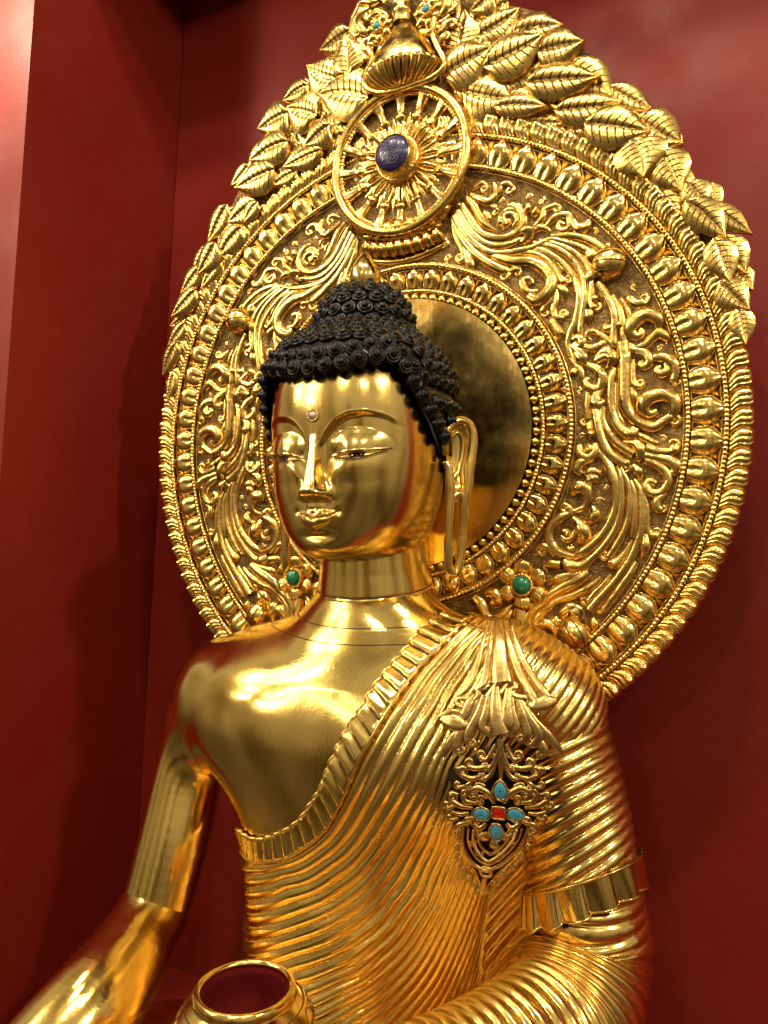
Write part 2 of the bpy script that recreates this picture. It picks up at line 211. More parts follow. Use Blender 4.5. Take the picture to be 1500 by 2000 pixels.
# ------------------------------------------------------------------ chased-work drawings, in units of 0.1 mm
DATA={"S":[[-77,[1394,4442,16,1492,4498,27,1590,4534,31,1668,4480,27]],[0,[1374,4351,39,1571,4216,58,1726,4147,58,1842,4255,50,1842,4405,38,1803,4489,23]],[-75,[1745,4219,39,1899,4281,46,1956,4400,42,2070,4413,42,2165,4337,38]],[-50,[1765,4083,27,1841,4031,34,1880,3948,27]],[-54,[1629,3978,27,1707,3907,35,1726,3828,31]],[0,[1275,4314,39,1433,4149,51,1551,3918,54,1668,3726,50,1860,3597,10]],[0,[1195,4197,44,1374,3876,55,1551,3616,58,1803,3467,57,2069,3429,57,2257,3506,56,2368,3669,56,2313,3864,49,2183,4000,41,2070,4041,19]],[0,[2267,3873,22,2089,3948,26,1946,3879,27,1927,3734,27,2013,3588,19]],[0,[2163,3615,26,2248,3710,34,2183,3834,34,2051,3859,38,1984,3779,46,2051,3673,49,2107,3756,38]],[0,[1115,4097,48,1335,3712,55,1551,3465,54,1803,3327,50,2088,3305,45,2331,3382,26]],[0,[2331,3291,41,2442,3381,74,2442,3491,104,2442,3564,44]],[0,[2515,3441,37,2661,3505,51,2805,3424,33,2769,3322,11]],[-69,[2552,3543,33,2698,3661,48,2734,3800,44,2842,3833,40,2950,3848,43]],[0,[2662,3777,18,2598,3790,74,2553,3817,63,2534,3839,18]],[0,[2350,3875,19,2443,3884,63,2498,3901,63,2535,3894,18]],[0,[2070,4023,26,2220,3993,38,2350,3930,26]],[0,[2733,3473,29,2877,3609,47,3020,3654,50,3161,3627,50,3247,3485,53,3334,3363,71,3454,3376,70,3506,3472,46]],[0,[3161,3591,43,3177,3445,43,3072,3375,43,2975,3447,36,3002,3532,32,3090,3479,29]],[0,[1054,4013,52,1275,3628,59,1493,3381,58,1764,3203,53,2069,3152,49,2330,3153,48,2551,3179,44,2733,3238,44,2876,3267,40]],[0,[2751,3271,33,2912,3242,43,3124,3151,43,3349,3041,46,3555,2900,42,3673,2810,21]],[62,[2859,3306,36,3142,3273,46,3402,3191,49,3623,3046,52,3757,2918,52]],[-86,[1014,3963,40,1196,3585,55,1414,3281,62,1648,3073,65,1879,2905,68,2050,2813,64]],[-56,[2106,2813,37,2218,2832,45,2283,2803,41]],[-88,[994,3929,28,1075,3626,36,1196,3357,39,1236,3236,35]],[0,[1115,3772,28,1256,3403,39,1345,3123,70,1395,2982,54,1424,2921,16]],[0,[1687,3235,27,1917,3084,57,2181,2976,67,2459,2930,70,2695,2792,80,2838,2608,83,2856,2425,83,2748,2279,90,2585,2212,84,2458,2303,73]],[0,[2622,2370,36,2458,2376,55,2348,2501,59,2366,2608,52,2477,2609,48,2513,2513,37]],[75,[2293,3114,30,2514,3076,37,2732,2949,40,2892,2779,40,2998,2583,43,3086,2462,53]],[0,[2460,3140,29,2696,3063,36,2911,2901,36,3034,2702,29,3051,2628,14]],[0,[2515,3167,33,2732,3075,40,2964,2892,43,3157,2683,46,3278,2451,46,3328,2196,46,3310,1970,46,3257,1748,46,3169,1547,46,3134,1374,39,3185,1175,35,3288,989,21]],[0,[2533,3255,29,2822,3150,40,3088,2979,43,3296,2749,46,3399,2503,45,3431,2217,45,3396,1958,45,3360,1735,42,3342,1561,38,3376,1434,24]],[69,[2642,3272,29,2912,3171,40,3176,3017,43,3400,2802,46,3519,2555,45,3551,2287,45,3525,2081,45,3583,1933,55]],[0,[3498,1927,52,3498,1804,59,3480,1667,17]],[0,[2751,3271,25,3053,3110,36,3314,2905,42,3519,2677,38,3620,2504,21]],[65,[2891,2384,39,2837,2177,43,2747,2082,47,2693,1999,43]],[74,[2927,2361,36,2944,2180,43,2890,2027,47,2925,1879,46,3048,1845,53]],[0,[2962,2410,36,3085,2320,50,3102,2193,25,3111,2103,7]],[-57,[2854,1835,54,2959,1661,60,3012,1548,60]],[0,[3653,2359,62,3786,2131,58,3884,1875,54,3916,1664,51,3898,1460,47,3914,1303,44,3996,1242,24]],[0,[3886,2116,37,4000,1876,40,4047,1630,44,4062,1406,44,4110,1264,37]],[0,[4018,2063,27,4131,1842,30,4162,1701,23]],[0,[4132,2064,34,4228,1897,43,4292,1735,27]],[76,[4181,2023,43,4277,1924,60,4405,1923,66]],[0,[3750,1650,24,3783,1577,51,3866,1584,47,3916,1664,24]],[0,[4127,1279,23,4272,1194,43,4416,1229,53,4512,1319,59,4623,1390,65,4747,1308,55,4809,1301,26,4730,1210,8]],[0,[4623,1440,33,4616,1608,72,4483,1710,82,4323,1697,89,4194,1577,90,4177,1460,77,4273,1381,56,4354,1439,43,4314,1495,33]],[0,[3615,1511,27,3564,1552,41,3479,1527,42,3479,1440,35,3546,1397,24]],[0,[3615,1528,34,3715,1447,44,3815,1349,48,3880,1238,34]],[0,[3221,1435,35,3290,1480,45,3376,1417,59,3358,1331,59,3272,1324,45,3255,1396,28]],[0,[3186,1351,35,3324,1230,59,3392,1100,73,3305,1022,42]],[0,[3410,1308,42,3580,1254,58,3748,1322,51,3848,1362,27]],[0,[3612,1095,34,3764,1182,68,3879,1066,68,3829,951,41,3762,915,10]],[0,[4142,1209,33,4271,1144,46,4415,1077,56,4461,938,59,4381,862,49,4302,920,36]],[0,[4094,1248,33,4093,1095,73,4076,960,80]],[-89,[4045,1305,77,4061,1150,77,4075,926,77,4074,722,77,4072,501,77,4087,262,73,4183,52,66,4374,-95,65,4547,-140,61,4688,-49,55,4813,16,54]],[69,[4206,998,33,4204,795,40,4219,607,43,4283,542,49]],[0,[4170,527,36,4233,369,43,4232,200,13]],[0,[4735,-53,32,4844,105,70,4846,270,80,4723,362,80,4567,375,88,4409,305,91,4376,173,82,4470,82,55,4581,124,32]],[0,[3942,632,30,3941,376,34,3956,136,37,4036,-39,37,4068,-126,13]],[0,[3928,890,27,3878,792,40,3843,555,47,3858,246,50,3922,2,54,4051,-176,66,4181,-234,82,4246,-137,56]],[0,[3708,257,41,3723,-19,47,3854,-266,50,4033,-446,53,4210,-573,43]],[-83,[3591,249,51,3623,-12,65,3672,-239,68,3787,-501,67,3983,-663,60,4112,-736,59]],[0,[3738,-413,20,3853,-556,27,3950,-696,17]],[0,[3654,-409,41,3720,-584,51,3818,-809,54,3883,-1015,50]],[-65,[3474,518,34,3456,276,41,3471,15,41]],[0,[3497,31,34,3496,-142,48,3487,-297,10]],[0,[3459,1006,31,3645,883,61,3711,722,65,3643,555,58,3491,603,52,3441,712,41,3509,740,31]],[0,[3727,582,41,3609,420,68,3625,298,82,3742,358,34]],[0,[3133,1251,25,3237,1046,35,3339,931,42,3381,770,38,3390,682,14]],[0,[3305,934,28,3236,889,52,3218,838,42]],[0,[3255,1238,38,3357,1121,76,3408,1029,52,3305,1022,17]],[0,[3595,1044,41,3780,1111,68,3879,1032,74,3829,900,27]],[-53,[4255,1111,43,4414,1044,56,4445,906,56,4365,872,49]],[58,[4525,998,49,4713,978,65,4851,848,67,4865,698,58,4833,585,54]],[0,[4712,928,32,4742,776,55,4648,718,55,4578,792,45,4649,835,32]],[0,[4293,-258,39,4451,-351,45,4560,-423,45,4575,-490,13]],[0,[4050,-362,23,4228,-389,56,4323,-511,72,4290,-643,49,4210,-657,20]],[82,[4402,-465,65,4559,-539,65,4746,-565,57,4869,-505,54]],[0,[4338,-579,49,4559,-639,58,4760,-697,64,4867,-784,70,4835,-897,54,4728,-861,22]],[0,[4385,-681,42,4558,-755,55,4697,-876,54,4742,-1042,54,4632,-1203,54,4475,-1216,58,4398,-1098,52,4461,-1017,42,4555,-1069,39]],[54,[4694,-1172,32,4662,-1254,42,4568,-1334,55,4567,-1449,58,4629,-1516,54]],[0,[4193,-740,23,4288,-861,59,4303,-1012,13]],[0,[3316,-374,41,3341,-514,59,3468,-598,58,3587,-509,58,3596,-355,44]],[0,[3452,-381,31,3503,-436,58,3452,-502,55,3409,-457,27]],[0,[3536,-610,41,3349,-670,58,3280,-789,62,3365,-870,34]],[0,[3416,-898,41,3518,-832,58,3635,-871,51,3651,-991,20]],[0,[3484,-848,44,3474,-1089,51,3498,-1296,41]],[0,[3175,-1167,35,3296,-1067,69,3415,-1122,68,3431,-1277,27]],[0,[3819,-673,37,3867,-845,43,3915,-1033,47,3913,-1355,47,3846,-1607,50,3729,-1844,57,3545,-2048,61,3341,-2204,61,3222,-2292,31]],[0,[3933,-763,30,3997,-968,36,4012,-1188,40,3994,-1491,43,3910,-1777,46,3744,-2047,50,3544,-2270,54,3340,-2427,61,3169,-2430,79,3049,-2346,49]],[-75,[4014,-834,30,4094,-1005,36,4141,-1242,39,4123,-1577,43,4040,-1844,46,3892,-2114,46,3776,-2284,43]],[0,[4143,-1007,30,4206,-1193,36,4220,-1444,39,4202,-1744,42,4168,-1944,29]],[0,[4168,-1978,13,4070,-2162,30,3939,-2331,56,3857,-2392,66,3792,-2334,33]],[0,[4207,-992,30,4302,-1179,39,4331,-1479,45,4313,-1811,49,4248,-2027,49,4150,-2278,56,4003,-2514,59,3839,-2737,60,3640,-2963,64,3489,-3155,71]],[67,[4349,-1196,29,4410,-1497,39,4408,-1745,39,4454,-1886,42,4548,-1911,45]],[0,[4376,-1878,32,4382,-2076,65,4325,-2259,23,4309,-2309,6]],[-57,[4245,-2343,33,4132,-2545,49,3985,-2766,53,3837,-2972,53,3688,-3180,50]],[-61,[3824,-2552,13,3707,-2724,33,3557,-2881,40,3439,-3039,44]],[0,[3475,-2527,51,3271,-2669,75,3030,-2796,80,2837,-2924,77,2713,-3086,63]],[0,[3675,-2607,33,3474,-2782,51,3202,-2928,51,2942,-3024,49,2731,-3172,46,2570,-3355,39,2516,-3533,35]],[0,[3475,-2441,14,3340,-2547,41,3100,-2604,52,2908,-2661,52,2785,-2761,11]],[0,[2997,-2416,59,2822,-2402,53,2733,-2456,35,2750,-2561,11]],[80,[3256,-2274,27,3032,-2225,56,2875,-2105,60,2806,-1913,60,2859,-1720,60,3017,-1599,59,3156,-1531,45,3139,-1427,48]],[0,[3207,-1601,34,3343,-1775,96,3394,-1912,85,3308,-2033,41]],[0,[3138,-1809,35,3094,-1852,69,3068,-1895,35]],[0,[3232,-1774,21,3206,-1930,34,3102,-1982,42,3007,-1930,21]],[88,[2910,-2261,42,2805,-2123,49,2681,-2089,50]],[0,[3191,-1497,24,3396,-1431,44,3465,-1260,58,3432,-1105,68,3278,-1118,76,3192,-1220,35]],[0,[3449,-1088,34,3483,-986,58,3584,-955,58,3651,-1043,14]],[0,[3344,-1671,21,3480,-1655,61,3581,-1554,74,3531,-1433,44]],[0,[2282,-3175,72,2300,-3421,90,2299,-3616,72]],[0,[2767,-3031,53,2571,-3162,64,2463,-3343,61,2426,-3555,61,2462,-3676,36]],[0,[2907,-3061,35,2713,-3208,42,2570,-3372,46,2534,-3584,50,2569,-3687,28]],[0,[2852,-3756,38,2905,-3597,59,2836,-3463,73,2695,-3444,81,2605,-3563,67,2694,-3627,46]],[0,[1438,-3030,64,1572,-3134,86,1630,-3294,82,1743,-3397,63,1913,-3352,55,2043,-3221,44,2135,-3128,11]],[0,[1668,-2949,45,1800,-2926,74,1894,-3013,77,1857,-3122,62,1762,-3090,41]],[0,[2135,-3217,14,2080,-3326,40,1987,-3420,36]],[0,[2976,-3369,35,3045,-3227,62,3201,-3117,58,3387,-3177,14]],[0,[3521,-3289,27,3571,-3388,50,3554,-3491,27]]],"L":[[1110,7133,1271,7824,375,1],[1550,7273,2301,7534,289,1],[2169,7123,3068,6996,258,1],[928,6619,1843,6861,362,3],[1726,6570,2762,6832,346,3],[2670,6601,3453,6534,297,2],[1293,6248,2186,5898,363,2],[1919,5779,2812,5550,175,3],[2503,6055,3707,5817,265,3],[2148,6020,2812,5550,221,1],[2298,5477,3185,5238,135,1],[2991,5468,4073,5349,242,2],[1844,7929,1411,7741,232,2],[3243,6307,3907,5515,244,1],[3892,5678,4543,5140,177,1],[3515,5066,4507,4685,302,3],[4332,4986,4992,4416,294,2],[4264,4587,4421,3949,352,3],[4687,4352,4985,3644,276,2],[4587,3991,4974,3133,221,1],[5084,3743,5381,3316,191,2],[5424,3689,5576,3321,107,1],[5081,3411,5623,2746,212,3],[5405,3329,5987,2766,144,2],[5647,2768,5905,2164,200,2],[5476,2729,5692,2036,202,3],[5562,2064,5950,1577,207,2],[5718,2312,5999,1897,135,1],[5801,1606,5899,1056,159,2],[5605,1836,5794,1000,120,1],[-1160,8178,-1874,7958,317,1],[-1129,7207,-1205,8045,342,3],[-1411,7222,-2141,7713,367,2],[-1176,7241,-1345,7813,183,2],[-711,6619,-1840,6989,465,3],[-1921,6616,-2621,6956,385,2],[-2112,7286,-2738,7106,242,2],[-2100,7325,-2589,7436,193,1],[-1557,6272,-2147,5968,292,3],[-1120,6082,-2147,5957,281,1],[-2607,6833,-3356,6657,371,2],[-2561,6172,-3505,5960,335,3],[-2147,5946,-2682,5691,227,2],[-1744,5811,-2708,5675,215,3],[-3117,6434,-3689,5723,237,1],[-2886,5659,-3860,5458,351,3],[-2366,5546,-3037,5354,194,2],[-3639,6001,-4123,5658,203,1],[-3387,5107,-4137,4808,329,2],[-3294,5056,-3647,4683,173,3],[-4206,5227,-4736,4501,261,1],[-3752,4621,-4401,4059,276,2],[-4385,4370,-4899,3752,281,3],[-4859,3939,-5387,3434,225,2],[-4315,4027,-4827,3441,180,2],[-4915,3419,-5583,2906,226,3],[-4713,4444,-5190,3743,183,1],[-5255,2977,-5762,2775,199,1],[-5274,2753,-5752,2277,198,2],[-5435,2318,-5837,1637,198,3],[-5568,1688,-5726,1057,153,2]],"O":[[-1020,8822],[-1133,8224],[-1726,7815],[-2525,7114],[-3491,6246],[-4289,4950],[-4974,3582],[-5508,2501],[1666,7951],[2714,7378],[3515,6399],[4063,5486],[4589,4785],[5055,4036],[5430,3371],[5645,2670],[5816,1665],[5770,861]]}
BD={"top":[[1576,-1608,-3205],[1436,-1866,-3318],[1290,-2015,-3440],[1113,-2241,-3742],[982,-2406,-3949],[877,-2546,-4123],[777,-2689,-4323],[695,-2797,-4526],[566,-2879,-4736],[458,-2935,-4950],[340,-2971,-5199],[201,-2973,-5460],[83,-2953,-5727],[-120,-2915,-6016],[-281,-2890,-6235],[-481,-2866,-6433],[-689,-2839,-6572],[-1097,-2754,-6784],[-1474,-2622,-6880]],"bot":[[2002,-1545,-3254],[1835,-1918,-3418],[1604,-2186,-3715],[1411,-2365,-3952],[1266,-2567,-4208],[1105,-2794,-4545],[990,-2899,-4775],[888,-2962,-4982],[771,-2996,-5197],[639,-3001,-5482],[484,-2969,-5784],[317,-2919,-6067],[115,-2875,-6390],[-109,-2863,-6618],[-337,-2851,-6788],[-577,-2828,-6951],[-877,-2781,-7088],[-1164,-2707,-7186],[-1512,-2563,-7273]],"guide":[[0,2002,-1545,-3254],[0,1835,-1918,-3418],[0,1604,-2186,-3715],[0,1411,-2365,-3952],[0,1266,-2567,-4208],[0,1105,-2794,-4545],[0,990,-2899,-4775],[0,888,-2962,-4982],[0,771,-2996,-5197],[0,639,-3001,-5482],[0,484,-2969,-5784],[0,317,-2919,-6067],[0,115,-2875,-6390],[0,-109,-2863,-6618],[0,-337,-2851,-6788],[0,-577,-2828,-6951],[0,-877,-2781,-7088],[0,-1164,-2707,-7186],[0,-1512,-2563,-7273],[3,-1782,-2299,-7950],[3,-662,-2807,-7369],[3,106,-2851,-6952],[3,637,-2857,-6472],[3,1116,-2972,-5761],[3,1495,-2913,-4992],[3,1769,-2619,-4436],[3,2032,-2263,-3872],[3,2317,-1922,-3436],[6,-1403,-2579,-8350],[6,-655,-2806,-7982],[6,194,-2840,-7510],[6,783,-2800,-6990],[6,1289,-2811,-6298],[6,1725,-2885,-5548],[6,1981,-2745,-4899],[6,2243,-2398,-4208],[6,2482,-2058,-3563],[9,-1064,-2736,-8745],[9,-438,-2841,-8399],[9,456,-2827,-7873],[9,1087,-2728,-7217],[9,1473,-2670,-6608],[9,1831,-2758,-5931],[9,2098,-2742,-5174],[9,2381,-2455,-4479],[12,-808,-2842,-9179],[12,-42,-2877,-8802],[12,630,-2819,-8396],[12,1227,-2665,-7805],[12,1577,-2530,-7232],[12,1881,-2485,-6526],[12,2175,-2636,-5697],[16,649,-2846,-8933],[16,1297,-2631,-8357],[16,1692,-2412,-7664],[16,1959,-2271,-6961],[16,2235,-2373,-6134],[20,1179,-2725,-9145],[20,1679,-2377,-8460],[20,1969,-2083,-7635],[20,2154,-1921,-6982],[24,1630,-2450,-9171],[24,1934,-1988,-8441],[24,2044,-1489,-7877]],"orn":[[0,2436,-2135,-3217,20,2434,-2430,-3501,35,2407,-2640,-3832,44,2344,-2742,-4055,49,2213,-2792,-4199,44],[0,2490,-2141,-3213,25,2563,-2439,-3492,44,2572,-2614,-3752,53,2563,-2733,-3991,63,2455,-2776,-4109,48],[0,2593,-2144,-3207,50,2694,-2421,-3462,98,2759,-2587,-3695,121,2804,-2691,-3885,144,2830,-2738,-3990,149],[0,2693,-2139,-3203,25,2827,-2412,-3454,44,2979,-2596,-3723,48,3153,-2711,-3988,57,3305,-2763,-4212,66],[0,2815,-2211,-3262,25,2955,-2432,-3491,34,3119,-2588,-3737,43,3354,-2684,-4020,52,3517,-2700,-4203,43],[0,2621,-2761,-4050,34,2638,-2738,-3995,34,2813,-2720,-3948,34,2993,-2724,-3978,33,3023,-2746,-4039,33],[0,2624,-2769,-4072,34,2505,-2777,-4104,43,2469,-2816,-4216,39,2219,-2809,-4242,39,2207,-2842,-4330,34,2361,-2857,-4358,39,2320,-2877,-4427,34,2119,-2874,-4426,44,1981,-2906,-4504,49],[0,2998,-2741,-4020,33,2936,-2771,-4088,38,3056,-2780,-4143,38,3192,-2768,-4155,33,3220,-2787,-4238,33,3331,-2774,-4274,38,3397,-2766,-4313,47],[0,1984,-2913,-4525,49,2136,-2916,-4554,107,2308,-2912,-4559,97,2377,-2899,-4509,48],[0,2464,-2800,-4173,43,2381,-2844,-4312,73,2324,-2889,-4470,73,2255,-2904,-4521,34],[0,3219,-2782,-4217,43,3307,-2768,-4233,85,3453,-2715,-4184,85,3555,-2672,-4160,33],[0,2741,-2759,-4040,48,2767,-2837,-4274,86,2804,-2881,-4488,110,2856,-2896,-4636,120],[0,2931,-2756,-4046,48,2929,-2825,-4260,71,2942,-2869,-4475,95,2924,-2887,-4608,72],[62,2658,-2800,-4155,38,2633,-2869,-4396,58,2598,-2905,-4574,63,2718,-2909,-4650,53],[58,2586,-2801,-4162,34,2516,-2878,-4429,53,2412,-2929,-4658,63,2396,-2950,-4792,58],[63,2518,-2816,-4211,34,2399,-2893,-4485,53,2272,-2948,-4716,68,2235,-2979,-4897,63],[0,2474,-2830,-4259,24,2310,-2917,-4581,44,2137,-2982,-4839,58,2052,-3017,-5025,24],[-62,2963,-2783,-4129,38,3004,-2843,-4362,57,3057,-2865,-4531,62,2992,-2882,-4624,52],[-52,3031,-2776,-4124,33,3140,-2830,-4372,52,3213,-2847,-4583,62,3171,-2860,-4696,48],[-52,3080,-2784,-4163,33,3229,-2822,-4409,52,3364,-2816,-4617,62,3279,-2840,-4754,48],[0,3129,-2790,-4202,24,3317,-2810,-4446,43,3510,-2773,-4654,57,3653,-2717,-4847,19],[-53,3321,-2826,-4620,33,3407,-2807,-4768,62,3427,-2801,-4856,57],[0,2846,-2902,-4704,38,2855,-2907,-4925,43,2858,-2902,-5105,34,2850,-2893,-5266,19],[53,2879,-2903,-4812,24,2939,-2895,-5007,34,3000,-2881,-5091,39],[-53,2835,-2908,-4816,24,2762,-2918,-5024,34,2692,-2926,-5122,39],[53,2876,-2905,-4923,19,2955,-2885,-5141,34,3036,-2865,-5224,39],[-54,2832,-2910,-4928,19,2735,-2918,-5163,34,2641,-2927,-5264,39],[53,2924,-2896,-4763,24,3028,-2883,-4954,38,3115,-2869,-4934,38],[-53,2791,-2911,-4776,24,2675,-2930,-4988,39,2585,-2941,-4986,39],[58,2981,-2887,-5048,29,3152,-2857,-5066,43,3259,-2836,-5034,43],[-58,2716,-2924,-5074,29,2536,-2949,-5126,44,2425,-2965,-5114,44],[63,3040,-2870,-5156,29,3208,-2834,-5197,43,3337,-2809,-5141,43],[-64,2645,-2930,-5195,29,2464,-2955,-5270,44,2331,-2979,-5237,44],[-48,3165,-2842,-5212,29,3266,-2811,-5284,34],[49,2508,-2947,-5277,29,2391,-2961,-5369,34],[-63,2883,-2844,-5566,29,2981,-2851,-5414,49,3115,-2838,-5331,53,3198,-2817,-5358,44],[64,2751,-2865,-5580,30,2674,-2900,-5446,49,2545,-2930,-5389,54,2454,-2941,-5434,44],[-49,2976,-2841,-5485,24,3064,-2830,-5453,39,3104,-2815,-5495,39],[49,2668,-2891,-5518,25,2581,-2908,-5503,39,2533,-2909,-5556,39],[54,3078,-2811,-5545,29,3251,-2781,-5505,44,3310,-2783,-5407,39],[-54,2551,-2898,-5601,30,2374,-2933,-5596,45,2326,-2956,-5505,40],[59,3159,-2784,-5607,29,3331,-2752,-5557,44,3439,-2734,-5479,44],[-60,2455,-2899,-5684,30,2279,-2940,-5665,45,2173,-2973,-5603,45],[0,3195,-2763,-5675,30,3319,-2733,-5675,39,3428,-2710,-5631,30],[0,2401,-2892,-5763,30,2263,-2916,-5789,40,2158,-2946,-5762,30],[-55,3100,-2753,-5805,30,3241,-2720,-5825,45,3287,-2694,-5893,40],[56,2434,-2854,-5883,30,2266,-2875,-5939,45,2176,-2871,-6024,41],[55,2896,-2777,-5853,30,2965,-2749,-5918,45,3069,-2750,-5844,40],[-55,2629,-2816,-5886,30,2517,-2812,-5974,45,2446,-2842,-5919,40],[-45,3047,-2773,-5762,25,3177,-2751,-5748,40,3208,-2734,-5793,35],[45,2515,-2853,-5825,25,2381,-2878,-5839,40,2321,-2875,-5895,35],[0,3189,-2721,-5867,25,3116,-2683,-6071,30,2973,-2642,-6291,31,2767,-2617,-6498,31,2551,-2603,-6637,31],[0,2300,-2857,-5973,25,2261,-2799,-6183,31,2287,-2720,-6391,31,2394,-2647,-6559,31,2551,-2603,-6637,31],[0,3021,-2732,-5948,23,2958,-2698,-6105,23,2838,-2665,-6267,23,2703,-2647,-6404,23,2595,-2641,-6477,23],[0,2438,-2812,-6022,23,2415,-2767,-6178,23,2450,-2709,-6323,23,2518,-2664,-6432,23,2595,-2641,-6477,23],[0,2937,-2737,-5983,23,2880,-2704,-6124,23,2777,-2679,-6251,23,2622,-2664,-6376,23],[0,2510,-2793,-6039,23,2490,-2751,-6177,23,2526,-2707,-6287,23,2622,-2664,-6376,23],[0,2508,-2578,-6747,24,2480,-2550,-6868,32,2461,-2527,-6974,35,2446,-2509,-7066,21],[0,2536,-2576,-6742,24,2499,-2549,-6865,32,2461,-2527,-6974,35,2427,-2511,-7068,21],[0,3107,-2729,-5900,20,3039,-2693,-6081,20,2900,-2654,-6278,20,2737,-2634,-6441,21,2577,-2625,-6543,21],[0,2371,-2837,-5991,20,2340,-2784,-6174,20,2374,-2712,-6354,21,2460,-2658,-6484,21,2577,-2625,-6543,21],[-44,3031,-2856,-5317,24,3119,-2844,-5274,34,3160,-2832,-5304,34],[44,2636,-2918,-5357,24,2549,-2936,-5331,34,2502,-2940,-5371,34],[44,3286,-2805,-5293,24,3368,-2781,-5310,34],[-44,2368,-2964,-5383,25,2277,-2978,-5416,34],[-44,3362,-2769,-5403,24,3436,-2751,-5380,34],[45,2270,-2967,-5511,25,2193,-2985,-5499,35],[40,2855,-2743,-6007,25,2909,-2723,-6049,35,2963,-2726,-6005,30],[-41,2585,-2777,-6042,25,2502,-2773,-6103,36,2469,-2791,-6069,30],[35,2917,-2706,-6099,23,2922,-2683,-6173,30],[-36,2464,-2763,-6159,23,2414,-2744,-6244,31],[36,2729,-2668,-6304,23,2761,-2652,-6350,31],[-36,2546,-2688,-6331,23,2485,-2681,-6391,31],[44,3392,-2733,-5564,25,3473,-2705,-5582,34],[-45,2211,-2951,-5684,25,2118,-2964,-5717,35],[45,3305,-2725,-5735,25,3369,-2702,-5765,35],[-45,2246,-2904,-5853,25,2157,-2912,-5899,35],[-38,2923,-2898,-4830,22,2987,-2889,-4879,31],[39,2790,-2914,-4842,22,2722,-2924,-4905,31],[-43,3276,-2827,-5112,24,3362,-2809,-5050,34],[44,2400,-2969,-5196,24,2311,-2983,-5148,34],[-40,3164,-2703,-5967,22,3209,-2686,-5998,33],[41,2270,-2832,-6078,23,2201,-2833,-6125,33],[-40,3136,-2668,-6118,23,3174,-2650,-6162,33],[41,2211,-2791,-6241,23,2142,-2786,-6301,33],[-41,3052,-2635,-6279,23,3081,-2620,-6336,33],[42,2207,-2734,-6400,23,2142,-2726,-6473,34],[-41,2934,-2612,-6445,23,2959,-2599,-6502,33],[42,2240,-2678,-6553,23,2180,-2669,-6626,34],[-42,2798,-2593,-6593,23,2820,-2577,-6651,34],[42,2306,-2627,-6676,24,2247,-2618,-6749,34],[-42,2664,-2572,-6718,24,2680,-2553,-6792,34],[42,2381,-2588,-6769,24,2321,-2575,-6855,34],[-42,2533,-2544,-6871,24,2550,-2526,-6944,34],[43,2438,-2550,-6888,24,2379,-2537,-6975,35]],"gems":{"t":[2845,-2878,-5394],"l":[2563,-2861,-5758],"r":[3032,-2786,-5716],"b":[2747,-2759,-6009],"c":[2803,-2827,-5718],"ring":[2542,-2599,-6652],"p1":[2574,-2753,-6125],"p2":[2691,-2697,-6233],"p3":[2838,-2722,-6084],"tip":[2443,-2512,-7053]},"hull":[[2854,-2904,-4769],[3061,-2879,-4817],[3277,-2833,-5022],[3399,-2783,-5217],[3286,-2789,-5409],[3382,-2724,-5635],[3241,-2712,-5861],[3134,-2661,-6143],[2932,-2612,-6446],[2681,-2578,-6690],[2465,-2519,-7011],[2392,-2594,-6741],[2259,-2708,-6446],[2158,-2838,-6142],[2116,-2924,-5891],[2186,-2976,-5566],[2103,-3019,-5247],[2402,-2965,-4993],[2630,-2931,-4836]]}
# ------------------------------------------------------------------ setting: the red niche
def box(x0,x1,y0,y1,z0,z1):
    V=[(x,y,z) for x in (x0,x1) for y in (y0,y1) for z in (z0,z1)]
    return np.array(V,float),np.array([[0,1,3,2],[4,6,7,5],[0,4,5,1],[2,3,7,6],[0,2,6,4],[1,5,7,3]])
def leanbox(x0,x1,y0,y1,z0,z1,ly=.043,lx=-.012):
    V,F=box(x0,x1,y0,y1,z0,z1); V=V.copy(); V[:,1]+=ly*(V[:,2]-.2); V[:,0]+=lx*(V[:,2]-.2)*-1*np.where(V[:,0]<0,1,0); return V,F
def setting(name,parts,m):
    V,F=join(parts); o=obj(name,V,F,m,None,False); o['kind']='structure'; return o
setting('back_wall',[leanbox(-.80,2.2,.22,.34,-1.6,2.6)],M_red)
setting('side_wall',[leanbox(-1.02,-.803,-.237,.34,-1.6,2.6)],M_red)
setting('front_wall',[leanbox(-2.6,-1.023,-.235,-.1,-1.6,2.6)],M_gloss)
setting('niche_ceiling',[box(-.799,2.3,-.237,.40,1.30,1.40)],M_red)
setting('plinth_top',[box(-.795,1.6,-.75,.19,-1.5,-1.24)],M_red)
# ------------------------------------------------------------------ the aureole
AU=empty('aureole',(0,.03,-.62))
tag(AU,'gold repousse aureole with leaf crest, wheel and lotus bands behind the seated figure','aureole')
NF=np.array([0,-1.,0])
def flat(points,y=0.): 
    a=np.asarray(points,float); return np.stack([a[:,0],np.full(len(a),y),a[:,1]],1)
def annulus(name,r0,r1,y0,y1,m,parent=AU,seg=180,a0=0,a1=360,bulge=0):
    th=np.radians(np.linspace(a0,a1,seg)); k=7; t=np.linspace(0,1,k)
    r=r0+(r1-r0)*t; y=y0+(y1-y0)*t-bulge*np.sin(np.pi*t)
    V=np.stack([r[:,None]*np.cos(th),np.broadcast_to(y[:,None],(k,seg)),r[:,None]*np.sin(th)],-1)
    return obj(name,V,gridF(k,seg),m,parent)
